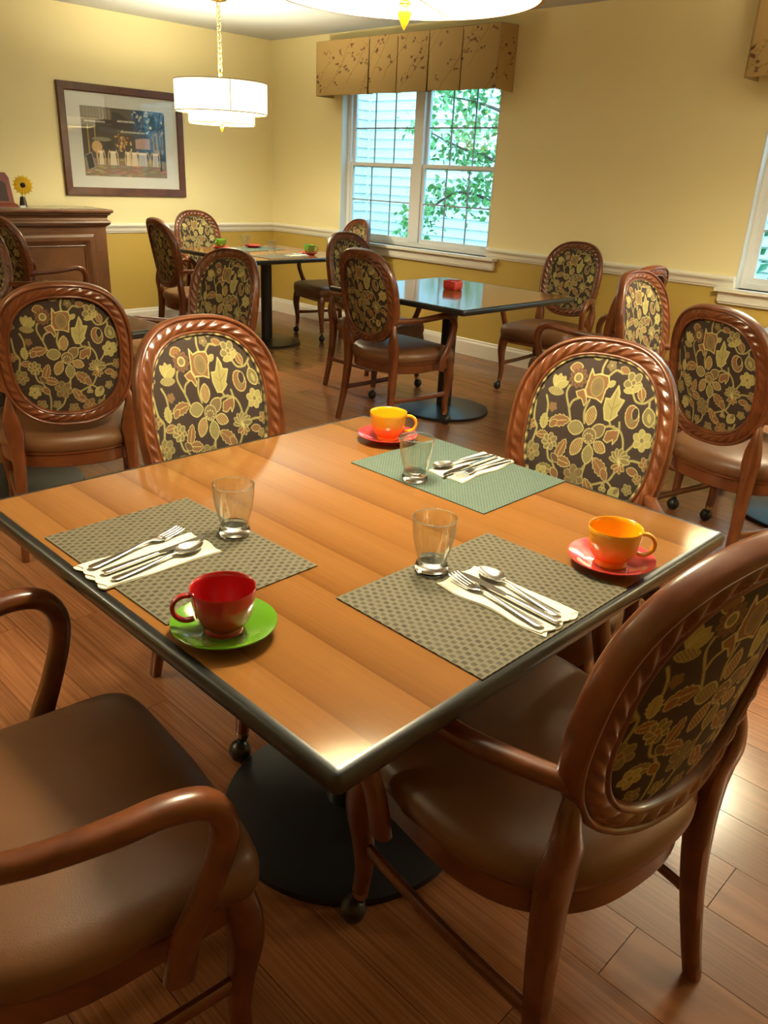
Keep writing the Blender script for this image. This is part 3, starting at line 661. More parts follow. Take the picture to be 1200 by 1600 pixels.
# arclength parametrisation
_th = np.linspace(0, 2*PI, 4001); _x = A_*np.sign(np.cos(_th))*np.abs(np.cos(_th))**(2/EXP); _y = B_*np.sign(np.sin(_th))*np.abs(np.sin(_th))**(2/EXP)
_s = np.concatenate([[0], np.cumsum(np.hypot(np.diff(_x), np.diff(_y)))]); PER = _s[-1]
def ring_profile():
    half = [(0, 0, 0), (.0005, .010, 0), (.003, .018, 0), (.0065, .022, 0), (.010, .0222, 0), (.0125, .019, 0), (.0145, .0155, 0)]
    half += [(.0165+.024*q/8, .0165, math.sin(PI*(q+.4)/8.8)) for q in range(9)]
    half += [(.0425, .0150, 0), (.0445, .0175, 0), (.047, .0185, 0), (.0495, .0165, 0), (.0515, .011, 0), (.053, 0, 0)]
    back = [(o, -d, b) for o, d, b in half[::-1]][1:-1]
    return half+back
def make_ring(parent):
    prof = ring_profile(); n = 304; lobes = 38; rings = []
    for i in range(n):
        s_ = PER*i/n; th = np.interp(s_, _s, _th); c, d = math.cos(th), math.sin(th); R = []
        for o, dep, b in prof:
            x = (A_-o)*sgp(c, 2/EXP); y = (B_-o)*sgp(d, 2/EXP)
            if b:
                ph = lobes*s_/PER + (o-.0165)/.024*.9*(1 if dep > 0 else -1)
                fr = ph % 1.0; saw = (fr/.72 if fr < .72 else (1-fr)/.28); saw = saw*saw*(3-2*saw)
                dep = dep+math.copysign(.0075*b*saw, dep)
            R.append(onring(x, y, dep))
        rings.append(R)
    rings.append(rings[0])
    return MB().loft(rings, False, False).build('back_frame', 'chair_wood', parent, angle=80)
def make_pad(parent, front):
    ap, bp_ = A_-.049, B_-.049; U, V = 230, 264
    u, v = np.meshgrid(np.linspace(-1, 1, U), np.linspace(-1, 1, V)); rho = (np.abs(u)**EXP+np.abs(v)**EXP)**(1/EXP)
    x = u*ap; w_ = v*bp_
    if front: d = .006+.022*np.clip(1-rho**3.0, 0, 1)**.7
    else: d = -.003-.003*np.clip(1-rho**2, 0, 1)
    P = np.stack([x, YB-w_*st+d*ct+CV*x*x, ZC_+w_*ct+d*st], -1)
    uu = u if not front else -u       # seen from the front the local x axis is mirrored
    cols = fc.sample(600+uu*462, 600-v*480)
    o = link('front_pad' if front else 'rear_pad', grid_mesh('front_pad' if front else 'rear_pad', U, V, P, rho <= 1.0, cols, 'fabric'), parent)
    o['label'] = 'floral crewel upholstery on brown ground'
    if front:
        n = 120; rings = []; rc = []
        for i in range(n):
            th = np.interp(PER*i/n, _s, _th); c, s2 = math.cos(th), math.sin(th); off = .052
            cx, cy = (A_-off)*sgp(c, 2/EXP), (B_-off)*sgp(s2, 2/EXP); rl = math.hypot(cx, cy); ux, uy = cx/rl, cy/rl
            rings.append([onring(cx+ux*.0042*math.cos(q*PI/3), cy+uy*.0042*math.cos(q*PI/3), .0125+.0042*math.sin(q*PI/3)) for q in range(6)])
            rc += [(BR if (i*7 % 11) < 5 else (OL if i % 3 else LT))[:3]]*6
        rings.append(rings[0]); rc += rc[:6]
        pp = MB().loft(rings, False, False).build('piping', 'fabric', o); color_mesh(pp.data, np.array(rc))
    return o
def seat_outline(off, n=72, fy=.235, by=.252, hx=.262):
    out = []
    for i in range(n):
        a = 2*PI*i/n; c, s = math.cos(a), math.sin(a)
        if s >= 0: e = 11; x = (hx-off)*sgp(c, 2/e); y = (fy-off)*sgp(s, 2/e)
        else: e = 2.5; x = (hx-off)*sgp(c, 2/e); y = (by-off)*sgp(s, 2/e)
        out.append((x*(1-.05*max(0, -y/.25)), y+.012*(1-(x/.26)**2)*(1 if y > .15 else 0)))
    return out
def make_chair():
    root = empty('dining_chair')
    make_ring(root); make_pad(root, True); make_pad(root, False)
    for s in (-1, 1):
        m = MB(); m.sweep([(s*.222, -.266, 0), (s*.213, -.248, .10), (s*.204, -.230, .22), (s*.198, -.220, .33), (s*.197, -.218, .42), (s*.198, -.222, .48), (s*.203, -.231, .53), (s*.205, -.231, .575), (s*.198, -.226, .622)],
                          [(.014, .016), (.016, .018), (.018, .021), (.021, .024), (.025, .024), (.033, .022), (.029, .020), (.018, .017), (.010, .012)], n=12, power=3.2, smooth=4)
        bl = m.build('back_leg', 'chair_wood', root)
        MB().lathe([(.0, 0), (.012, 0), (.012, .006), (0, .006)], 12, center=(s*.222, -.266, -.0005)).build('glide', 'brass', bl)
        m = MB(); m.sweep([(s*.226, .190, .405), (s*.234, .203, .345), (s*.238, .208, .28), (s*.234, .202, .21), (s*.232, .196, .14), (s*.238, .197, .078)],
                          [(.028, .028), (.029, .030), (.025, .027), (.020, .021), (.0165, .0175), (.015, .0155)], n=12, power=3.0, smooth=5)
        fl = m.build('front_leg', 'chair_wood', root)
        MB().lathe([(0, .082), (.0165, .080), (.0175, .070), (.0155, .062), (.008, .058), (.007, .045), (0, .045)], 16, center=(s*.238, .197, 0)).build('ferrule', 'brass', fl)
        m = MB(); m.lathe([(0, .029), (.012, .027), (.021, .020), (.026, .009), (.0275, 0), (.026, -.009), (.021, -.020), (.012, -.027), (0, -.029)], 18, center=(s*.250, .202, .029))
        m.lathe([(.0, .0), (.011, -.002), (.013, -.016), (0, -.018)], 12, center=(s*.240, .198, .060)); m.build('caster', 'caster', fl)
        m = MB(); m.sweep([(s*.200, -.224, .645), (s*.232, -.165, .648), (s*.270, -.085, .655), (s*.298, .0, .668), (s*.309, .065, .675), (s*.312, .118, .660), (s*.311, .142, .618), (s*.308, .138, .565), (s*.302, .112, .49), (s*.296, .085, .425), (s*.290, .075, .355)],
                          [(.015, .016), (.016, .016), (.018, .016), (.020, .017), (.020, .018), (.020, .019), (.019, .019), (.018, .018), (.017, .019), (.016, .022), (.015, .023)], n=14, power=2.5, smooth=4)
        m.build('arm', 'chair_wood', root)
        m = MB(); m.sweep([(s*.208, -.236, .195), (s*.220, -.09, .190), (s*.228, .07, .188), (s*.232, .195, .192)], [(.009, .015), (.009, .0125), (.009, .0125), (.009, .015)], n=10, power=3, smooth=3)
        m.build('stretcher', 'chair_wood', root)
    def ring_at(off, z, drop=0.0):
        return [(x, y, z-drop*max(0, min(1, (y-.16)/.05))) for x, y in seat_outline(off)]
    MB().loft([ring_at(.040, .345), ring_at(.016, .345), ring_at(.012, .349), ring_at(.012, .392), ring_at(.006, .396), ring_at(.006, .404), ring_at(.02, .408)]).build('seat_rail', 'chair_wood', root, angle=35)
    cush = [(.010, .400, .030), (.002, .408, .030), (-.005, .425, .02), (-.005, .440, .01), (.002, .455, 0), (.014, .466, 0), (.035, .474, 0), (.07, .481, 0), (.12, .486, 0), (.18, .489, 0), (.235, .490, 0)]
    MB().loft([ring_at(a, b, c) for a, b, c in cush]).build('seat_cushion', 'vinyl', root, angle=60)
    return root
chair = make_chair()
D = PI/180
chairs = [
 (0.68, 1.02, -90.5, 'carved oval-back chair tucked in at the table side without a placemat'),
 (1.11, 0.46, 188.5, 'carved oval-back chair tucked in behind the green placemat'),
 (0.53, 0.04, 80.8, 'carved oval-back armchair turned away beside the orange cup on the coral saucer and brown placemat'),
 (-.18, .46, -6, 'armchair with bare brown vinyl seat pulled up to the red cup on green saucer'),
 (2.95, 2.72, -2.7, 'oval-back armchair turned away at the bare table with the red sugar caddy'),
 (3.42, 3.38, -85.5, 'oval-back armchair between the sugar caddy table and the far corner table'),
 (4.36, 2.6, 185.5, 'oval-back armchair between the sugar caddy table and the window wall'),
 (3.58, 1.81, 88, 'dark-backed chair hidden behind another chair at the sugar caddy table'),
 (3.21, 1.08, -92.5, 'oval-back chair standing back to back with the hidden dark-backed chair'),
 (2.68, 0.54, -16, 'oval-back chair turned away below the shrub-side window sill'),
 (0.78, 2.42, 70, 'oval-back chair turned away in front of the sideboard, over a grey round table base'),
 (1.6, 2.85, 190.7, 'oval-back chair standing in front of the black table post of the corner table'),
 (3.11, 5.11, -7, 'oval-back chair turned sideways at the corner table below the framed picture'),
 (3.72, 5.79, -94.5, 'oval-back chair against the chair rail behind the green cup on corner table'),
 (4.42, 5.0, 167.5, 'oval-back armchair at the corner table with its back to the window'),
 (2.05, 5.50, 10, 'oval-back armchair standing in front of the wooden sideboard'),
 (1.345, 4.60, -90, 'oval-back chair beside the armchair that stands at the sideboard'),
]
for i, (x, y, a, lab) in enumerate(chairs):
    o = chair if i == 0 else copy_tree(chair)
    o.location = (x, y, 0); o.rotation_euler = (0, 0, a*D-PI/2); tag(o, lab, 'chair', 'carved oval-back dining chairs')

# ------------------------------------------------------------------ tables
TH = .75
def rr(hw, r, z, n=6):
    pts = []
    for cx, cy, a0 in ((hw-r, hw-r, 0), (-hw+r, hw-r, 90), (-hw+r, -hw+r, 180), (hw-r, -hw+r, 270)):
        for k in range(n+1): a = (a0+90*k/n)*D; pts.append((cx+r*math.cos(a), cy+r*math.sin(a), z))
    return pts
def make_table():
    root = empty('dining_table')
    MB().loft([rr(.5205, .002, .722, 2), rr(.5205, .002, TH, 2)]).build('table_top', 'tabletop', root, smooth=False)
    MB().loft([rr(.5205, .002, TH+.0002), rr(.529, .008, TH), rr(.5335, .011, TH-.003), rr(.5365, .013, TH-.010), rr(.537, .014, TH-.017), rr(.5355, .013, TH-.026), rr(.531, .011, TH-.032), rr(.5205, .004, TH-.034)], False, False).build('table_edge', 'black_edge', root, angle=50)
    m = MB(); m.box(-.30, .30, -.03, .03, .700, .722); m.box(-.03, .03, -.30, .30, .700, .722); m.build('top_support', 'black_iron', root, smooth=False)
    MB().lathe([(0, .02), (.047, .02), (.047, .70), (0, .70)], 28).build('table_post', 'black_iron', root)
    MB().lathe([(0, 0), (.288, 0), (.290, .006), (.288, .016), (.27, .020), (.10, .026), (.06, .034), (0, .036)], 56).build('table_base', 'black_iron', root)
    return root
table = make_table()
TG = 'square laminate pedestal dining tables'
for i, (x, y, a, lab) in enumerate(((.52, .52, 0, 'square wood laminate table with black edge set with three placemats'),
                                 (3.38, 2.69, 0, 'bare square table holding only a red sugar caddy'),
                                 (3.77, 5.07, 0, 'square table in the room corner set with green cups'),
                                 (3.37, .45, 0, 'square table with round black base by the shrub-side window'),
                                 (.775, 3.035, 0, 'table in front of the sideboard mostly hidden by carved chairs'))):
    o = table if i == 0 else copy_tree(table)
    o.location = (x, y, 0); o.rotation_euler = (0, 0, a*D); tag(o, lab, 'table', TG)

# ------------------------------------------------------------------ tableware
T = TH+.0003
def placemat(cx, cy, lx, ly, rz, mat, label):
    m = MB(); m.box(-lx/2, lx/2, -ly/2, ly/2, 0, .0022); o = m.build('placemat', mat, smooth=False); o.location = (cx, cy, T); o.rotation_euler = (0, 0, rz); return tag(o, label, 'placemat', 'woven placemats')
placemat(.4655, .146, .400, .304, -.003, 'mat_brown', 'brown basket-weave placemat beside the orange cup')
placemat(.165, .6095, .410, .302, PI/2+.012, 'mat_brown', 'brown basket-weave placemat beside the red cup')
placemat(.890, .565, .404, .308, PI/2, 'mat_green', 'green woven placemat beside the far orange cup')
placemat(3.86, 5.32, .40, .30, 0.05, 'mat_green', 'grey green placemat behind the glass on the corner table')
placemat(3.66, 4.75, .40, .30, 0.0, 'mat_brown', 'grey brown placemat on the front edge of the corner table')
MZ = T+.0024
def make_cup(cm):
    root = empty('cup')
    prof = [(0, .003), (.024, .003), (.026, 0), (.029, 0), (.029, .005), (.028, .008), (.034, .014), (.0405, .024), (.0440, .036), (.0462, .050), (.0478, .064), (.0486, .070), (.0478, .0722), (.0462, .071), (.0452, .064), (.0435, .050), (.0412, .036), (.0375, .024), (.030, .014), (.018, .010), (0, .0095)]
    MB().lathe(prof, 48).build('cup_body', cm, root, angle=60)
    m = MB(); pts = []; 
    for k in range(17):
        a = (-118+236*k/16)*D; pts.append((.0525+.0205*math.cos(a), 0, .0415+.0205*math.sin(a)))
    m.sweep(pts, [(.0052, .0040)]*17, n=10, power=2.2, ref=(0, 1, 0)); m.build('handle', cm, root); return root
def make_saucer(sm):
    o = MB().lathe([(0, .004), (.036, .004), (.038, 0), (.043, 0), (.044, .004), (.062, .012), (.0765, .019), (.0788, .0205), (.0785, .0222), (.076, .0218), (.060, .0155), (.045, .0085), (.034, .0075), (.033, .0065), (0, .0065)], 56).build('saucer', sm, None, angle=60); return o
CS = {}
def cup_set(x, y, cm, sm, hdir, lc, ls, z=T):
    for key, fn in ((cm, make_cup), (sm+'s', lambda q: make_saucer(q[:-1]))):
        pass
    if cm not in CS: CS[cm] = make_cup(cm); c = CS[cm]
    else: c = copy_tree(CS[cm])
    if sm+'s' not in CS: CS[sm+'s'] = make_saucer(sm); s = CS[sm+'s']
    else: s = copy_tree(CS[sm+'s'])
    s.location = (x, y, z); c.location = (x, y, z+.0068); c.rotation_euler = (0, 0, hdir)
    tag(c, lc, 'cup', 'glazed coffee cups'); tag(s, ls, 'saucer', 'glazed saucers')
cup_set(.070, .330, 'cup_red', 'green', 150*D, 'red ceramic cup on the green saucer', 'green saucer under the red cup', T)
cup_set(.728, .064, 'cup_orange', 'saucer_red', -52*D, 'orange ceramic cup beside the brown placemat', 'coral red saucer beside the brown placemat', T)
cup_set(.930, .836, 'cup_orange', 'saucer_red', -42*D, 'orange ceramic cup beside the green placemat', 'coral red saucer beside the green placemat', T)
cup_set(3.56, 5.42, 'green', 'saucer_red', 200*D, 'green cup in front of a chair back on the corner table', 'red saucer under the green cup by the chair back')
cup_set(3.99, 4.77, 'green', 'saucer_red', -40*D, 'green cup at the window side of the corner table', 'red saucer under the green cup at the window side')
s = copy_tree(CS['saucer_reds']); s.location = (3.90, 5.43, T+.0024); tag(s, 'red saucer without a cup on the corner table', 'saucer', 'glazed saucers')
G0 = None
def glass(x, y, z, label):
    global G0
    if G0 is None:
        G0 = empty('drinking_glass'); o = G0
        MB().lathe([(0, 0), (.026, 0), (.0285, .002), (.0295, .006), (.0292, .012), (.0268, .018), (.0262, .022), (.024, .0235), (.012, .0235), (0, .0232)], 48).build('glass_base', 'glass', o, angle=70)
        MB().lathe([(.0262, .0225), (.0275, .030), (.0315, .044), (.0352, .060), (.0378, .078), (.0388, .094), (.0388, .1015), (.0383, .1025), (.0377, .1015), (.0377, .094), (.0367, .078), (.0341, .060), (.0304, .044), (.0264, .031), (.0250, .0240)], 48, close=False).build('glass_bowl', 'thin_glass', o, angle=70)
        MB().lathe([(.0383+.0011*math.cos(q*PI/4), .1020+.0011*math.sin(q*PI/4)) for q in range(9)], 48, close=False).build('glass_rim', 'glass', o, angle=80)
    else: o = copy_tree(G0)
    o.location = (x, y, z); tag(o, label, 'glass', 'clear tapered tumblers')
glass(.283, .604, MZ, 'clear tumbler on the brown placemat near the red cup')
glass(.458, .262, MZ, 'clear tumbler on the brown placemat between fork and table centre')
glass(.768, .589, MZ, 'clear tumbler on the corner of the green placemat')
glass(3.88, 5.50, T, 'clear tumbler towards the back of the corner table'); glass(3.77, 4.99, T, 'clear tumbler at the front of the corner table')

def napkin(cx, cy, lx, ly, rz, label, z=MZ, seed=0):
    """folded paper napkin, long side along local x; wavy short end"""
    m = MB(); r_ = random.Random(seed); nx, ny = 26, 14
    for layer in range(2):
        top = []; bot = []
        for j in range(ny+1):
            for i in range(nx+1):
                u, v = i/nx, j/ny; wav = .004*math.sin(v*15+seed+layer*2)*(u**6) + .003*math.sin(v*9+layer)*((1-u)**8)
                x = (u-.5)*lx*(1-.03*layer)+wav; y = (v-.5)*ly*(1-.02*layer)+.003*math.sin(u*11+seed)*(1 if v < .05 else 0)
                zz = layer*.0016 + .0011*(1+math.sin(u*10+v*3+seed+layer))*(.4+.6*abs(v-.5)*2)*.6
                bot.append((x, y, layer*.0014 if layer == 0 else zz)); top.append((x, y, zz+.0014))
        n = nx+1; k = len(top); v_ = top+bot; f = []
        for j in range(ny):
            for i in range(nx):
                a = j*n+i; f.append((a, a+1, a+n+1, a+n)); f.append((k+a, k+a+n, k+a+n+1, k+a+1))
        edge = [i for i in range(n)]+[j*n+nx for j in range(1, ny+1)]+[ny*n+i for i in range(nx-1, -1, -1)]+[j*n for j in range(ny-1, 0, -1)]
        for a, b in zip(edge, edge[1:]+edge[:1]): f.append((a, k+a, k+b, b))
        m.add(v_, f)
    o = m.build('napkin', 'napkin', angle=50); o.location = (cx, cy, z); o.rotation_euler = (0, 0, rz); return tag(o, label, 'napkin', 'folded cream paper napkins')
napkin(.110, .609, .225, .104, PI-.01, 'cream napkin under flatware near the red cup', seed=1)
napkin(.475, .111, .220, .104, -PI/2, 'cream napkin under flatware near the coral saucer', seed=2)
napkin(.943, .560, .218, .100, .03, 'cream napkin under flatware on the green placemat', seed=4)
napkin(3.83, 4.74, .19, .09, .05, 'small napkin with flatware on the corner table', z=MZ, seed=6)
NZ = MZ+.0052
def handle_sweep(m, L0, L1):
    m.sweep([(0, 0, .0030), (0, .008, .0030), (0, .05, .0035), (0, .085, .0045), (0, L0, .0065), (0, L1, .0060)], [(.004, .0012), (.0088, .0018), (.0068, .0019), (.0045, .0020), (.0030, .0019), (.0036, .0014)], n=10, power=2.4, smooth=4)
FW = {}
def fork():
    m = MB(); handle_sweep(m, .118, .135)
    m.sweep([(0, .132, .0060), (0, .142, .0050), (0, .152, .0036), (0, .160, .0034)], [(.0036, .0013), (.0095, .0012), (.0122, .0011), (.0124, .0010)], n=10, power=3, smooth=3)
    for k in range(4):
        x = (k-1.5)*.0068; m.sweep([(x, .158, .0034), (x, .175, .0040), (x, .192, .0058), (x*.97, .204, .0085)], [(.0023, .0010), (.0020, .0009), (.0018, .0009), (.0010, .0006)], n=6, smooth=2)
    return m
def spoon():
    m = MB(); handle_sweep(m, .112, .130)
    rings = []
    for q in range(13):
        t = q/12; y = .126+.060*t; wd = .0205*(math.sin(PI*min(1, t*.96+.02))**.62)*(1-.12*t); dp = .0075*math.sin(PI*t)**.8
        R = []
        for k in range(13): a = -1+2*k/12; R.append((wd*a, y, .0062-dp*(1-a*a)+.0012*t))
        for k in range(13): a = 1-2*k/12; R.append((wd*a, y, .0074-dp*(1-a*a)+.0012*t))
        rings.append(R)
    m.loft(rings); return m
def knife():
    m = MB(); m.sweep([(0, 0, .0035), (0, .006, .0035), (0, .05, .0038), (0, .10, .0038), (0, .108, .0038)], [(.004, .0022), (.0085, .0032), (.0075, .0034), (.0062, .0034), (.0056, .0026)], n=12, power=2.5, smooth=3)
    pts = [(-.0058, .106), (.0050, .106), (.0078, .120), (.0092, .150), (.0090, .180), (.0055, .204), (-.001, .216), (-.0052, .212), (-.0060, .190), (-.0060, .120)]
    m.add([(x, y, .0028) for x, y in pts]+[(x, y, .0043) for x, y in pts], [list(range(10))[::-1], list(range(10, 20))]+[(i, (i+1) % 10, 10+(i+1) % 10, 10+i) for i in range(10)])
    return m
def flat(kind, tip, end, label, dz=0.0):
    fn = {'fork': fork, 'spoon': spoon, 'knife': knife}[kind]
    if kind not in FW: FW[kind] = fn().build(kind, 'steel', angle=50); o = FW[kind]
    else: o = copy_tree(FW[kind])
    dx, dy = tip[0]-end[0], tip[1]-end[1]; o.location = (end[0], end[1], NZ+dz); o.rotation_euler = (0, 0, math.atan2(dy, dx)-PI/2)
    tag(o, label, kind, 'stainless flatware')
flat('fork', (.223, .673), (.009, .632), 'steel fork on the napkin near the red cup')
flat('knife', (.244, .618), (.016, .600), 'steel knife on the napkin near the red cup')
flat('spoon', (.196, .590), (.018, .570), 'steel spoon on the napkin near the red cup')
flat('fork', (.462, .222), (.436, .014), 'steel fork on the napkin near the coral saucer')
flat('knife', (.478, .220), (.466, .002), 'steel knife on the napkin near the coral saucer')
flat('spoon', (.514, .195), (.486, .016), 'steel spoon on the napkin near the coral saucer')
flat('spoon', (.866, .598), (1.030, .580), 'steel spoon on the green placemat napkin')
flat('knife', (.795, .552), (1.038, .562), 'steel knife on the green placemat napkin')
flat('fork', (.845, .533), (1.045, .526), 'steel fork on the green placemat napkin')
flat('fork', (3.74, 4.76), (3.93, 4.77), 'steel fork on the corner table napkin'); flat('knife', (3.73, 4.725), (3.93, 4.73), 'steel knife on the corner table napkin')

def caddy():
    root = empty('sugar_caddy', (3.448, 2.745, T), .15)
    q = .047; R = lambda h, z, r=.012: [(x, y, z) for x, y, _ in rr(h, r, 0)]
    MB().loft([R(q*.85, 0), R(q*.95, .004), R(q, .02), R(q, .052), R(q*.97, .055), R(q*.90, .053), R(q*.88, .012)]).build('caddy_box', 'saucer_red', root, angle=50)
    m = MB()
    for k in range(6): m.box(-.034, .034, -.034+k*.0115, -.034+k*.0115+.006, .013, .046)
    m.build('sugar_packet_stack', 'white', root, smooth=False)
    tag(root, 'small red square ceramic sugar caddy on the bare table', 'sugar caddy')
caddy()

# ------------------------------------------------------------------ sideboard
def sideboard():
    x0, x1, yf, yb = 1.15, 2.80, 5.94, 6.375
    root = empty('sideboard', ((x0+x1)/2, (yf+yb)/2, 0)); cx, cy = (x0+x1)/2, (yf+yb)/2
    hx, hy = (x1-x0)/2, (yb-yf)/2
    def rect(o, z): return [(hx+o, -hy-o, z), (hx+o, hy, z), (-hx-o, hy, z), (-hx-o, -hy-o, z)]
    m = MB(); m.box(-hx, hx, -hy, hy, .06, .905); m.build('body', 'cabinet', root, smooth=False)
    m = MB(); m.box(-hx-.006, hx+.006, -hy-.006, hy, 0, .075); m.build('plinth', 'cabinet', root, smooth=False)
    MB().loft([rect(0, .895), rect(.012, .905), rect(.026, .915), rect(.034, .930), rect(.030, .942), rect(.016, .950), rect(.012, .965), rect(.020, .985), rect(.034, .992), rect(.034, 1.0), rect(.030, 1.002)]).build('cornice', 'cabinet', root, angle=30)
    MB().loft([rect(.038, 1.002), rect(.050, 1.008), rect(.052, 1.022), rect(.046, 1.030), rect(.040, 1.032)]).build('top', 'cabinet', root, angle=30)
    m = MB(); m.box(-hx+.045, hx-.045, -hy+.03, hy-.03, 1.030, 1.0345); m.build('stone_inlay', 'stone', root, smooth=False)
    # two doors with raised bolection moulding and stepped outer lip
    for s in (-1, 1):
        d = empty('door'); d.parent = root; d.location = (s*hx/2, -hy, 0)
    for s in (-1, 1):
        xa, xb = (-hx+.06, -.02) if s < 0 else (.02, hx-.06)
        zt, zb_ = .868, .12
        m = MB(); m.box(xa, xb, -hy-.012, -hy, zb_, zt-.15); m.box(xa+(.04 if s < 0 else 0), xb-(.04 if s > 0 else 0), -hy-.0119, -hy, zb_, zt)
        dd = m.build('door', 'cabinet', root, smooth=False)
        ia, ib, ja, jb = xa+.055, xb-.055, zb_+.05, zt-.025
        def fr(o, y): return [(ia+o, y, ja+o), (ib-o, y, ja+o), (ib-o, y, jb-o), (ia+o, y, jb-o)]
        MB().loft([fr(0, -hy-.012), fr(.004, -hy-.022), fr(.02, -hy-.034), fr(.045, -hy-.036), fr(.07, -hy-.026), fr(.082, -hy-.018), fr(.088, -hy-.022), fr(.094, -hy-.012)], False, False).build('moulding', 'cabinet', dd, angle=25)
        m = MB(); m.box(ia+.09, ib-.09, -hy-.015, -hy-.011, ja+.09, jb-.09); m.build('door_panel', 'cabinet', dd, smooth=False)
        MB().lathe([(0, 0), (.008, .002), (.006, .014), (.014, .022), (.012, .03), (0, .032)], 16).build('knob', 'brass', dd).matrix_basis = Matrix.Translation((-s*0+(.055 if s > 0 else -.055), -hy-.012, .52)) @ Matrix.Rotation(PI/2, 4, 'X')
    for o in [c for c in root.children if c.type == 'EMPTY']: bpy.data.objects.remove(o)
    root.location = (cx, cy, 0)
    tag(root, 'dark wooden sideboard with moulded doors and stone inlay top', 'sideboard')
sideboard()
SZ = 1.0347
# wooden mantel box
root = tag(empty('wooden_display_box', (2.035, 6.12, SZ), .06), 'reddish wooden box with dark front panel on the sideboard', 'wooden box')
MB().loft([[(-.14, -.06, 0), (.125, -.06, 0), (.125, .06, 0), (-.14, .06, 0)], [(-.14, -.06, .02), (.125, -.06, .02), (.125, .06, .02), (-.14, .06, .02)], [(-.12, -.045, .03), (.105, -.045, .03), (.105, .045, .03), (-.12, .045, .03)], [(-.11, -.04, .21), (.085, -.04, .21), (.085, .04, .21), (-.11, .04, .21)], [(-.08, -.04, .245), (.06, -.04, .245), (.06, .04, .245), (-.08, .04, .245)]]).build('case', 'redwood', root, smooth=False)
MB().add([(-.085, -.049, .045), (.065, -.049, .045), (.055, -.0435, .165), (.03, -.0425, .185), (-.05, -.0425, .185), (-.078, -.0435, .165), (-.085, -.044, .045), (.065, -.044, .045), (.055, -.04, .165), (.03, -.039, .185), (-.05, -.039, .185), (-.078, -.04, .165)], [(0,1,2,3,4,5), (11,10,9,8,7,6)]+[(i, (i+1) % 6, 6+(i+1) % 6, 6+i) for i in range(6)]).build('front_panel', 'darkpanel', root, smooth=False)
# sunflower in vase
root = tag(empty('sunflower_vase', (2.225, 6.12, SZ)), 'yellow sunflower standing in a small brown vase', 'flower vase')
MB().lathe([(0, 0), (.026, 0), (.03, .004), (.026, .03), (.020, .06), (.017, .075), (.015, .075), (.018, .055), (0, .01)], 20).build('vase', 'vase', root)
MB().sweep([(0, 0, .03), (.0, -.004, .09), (.004, -.012, .15)], [(.003, .003)]*3, n=8, smooth=3).build('stem', 'leaf', root)
head = Vector((.004, -.022, .158)); fd = Vector((-.35, -.93, .1)).normalized(); ax = fd.cross(Vector((0, 0, 1))).normalized(); ay = ax.cross(fd)
for layer, (nP, L, off) in enumerate(((15, .078, 0), (15, .068, .2))):
    for k in range(nP):
        a = 2*PI*k/nP+off; d = ax*math.cos(a)+ay*math.sin(a); sd = ax*-math.sin(a)+ay*math.cos(a); b0 = head+d*.018-fd*.002*layer
        MB().add([b0-sd*.004, b0+sd*.004, b0+d*(L-.018)*.5+sd*.0125+fd*.005, b0+d*(L-.018)-fd*.004, b0+d*(L-.018)*.5-sd*.0125+fd*.005, b0+d*(L-.018)*.5+fd*.001], [(0, 1, 5), (1, 2, 5), (2, 3, 5), (3, 4, 5), (4, 0, 5)]).build('petal', 'petal', root)
m = MB().lathe([(0, .007), (.010, .006), (.018, .002), (.021, -.003), (0, -.006)], 20).build('flower_centre', 'seed', root); m.matrix_basis = Matrix.Translation(head) @ fd.to_track_quat('Z', 'Y').to_matrix().to_4x4()
m = MB(); m.box(-.02, .02, -.012, .012, 0, .014); o = m.build('card_stack', 'white', smooth=False); o.location = (2.185, 6.045, SZ); tag(o, 'small white card stack beside the wooden box', 'cards')

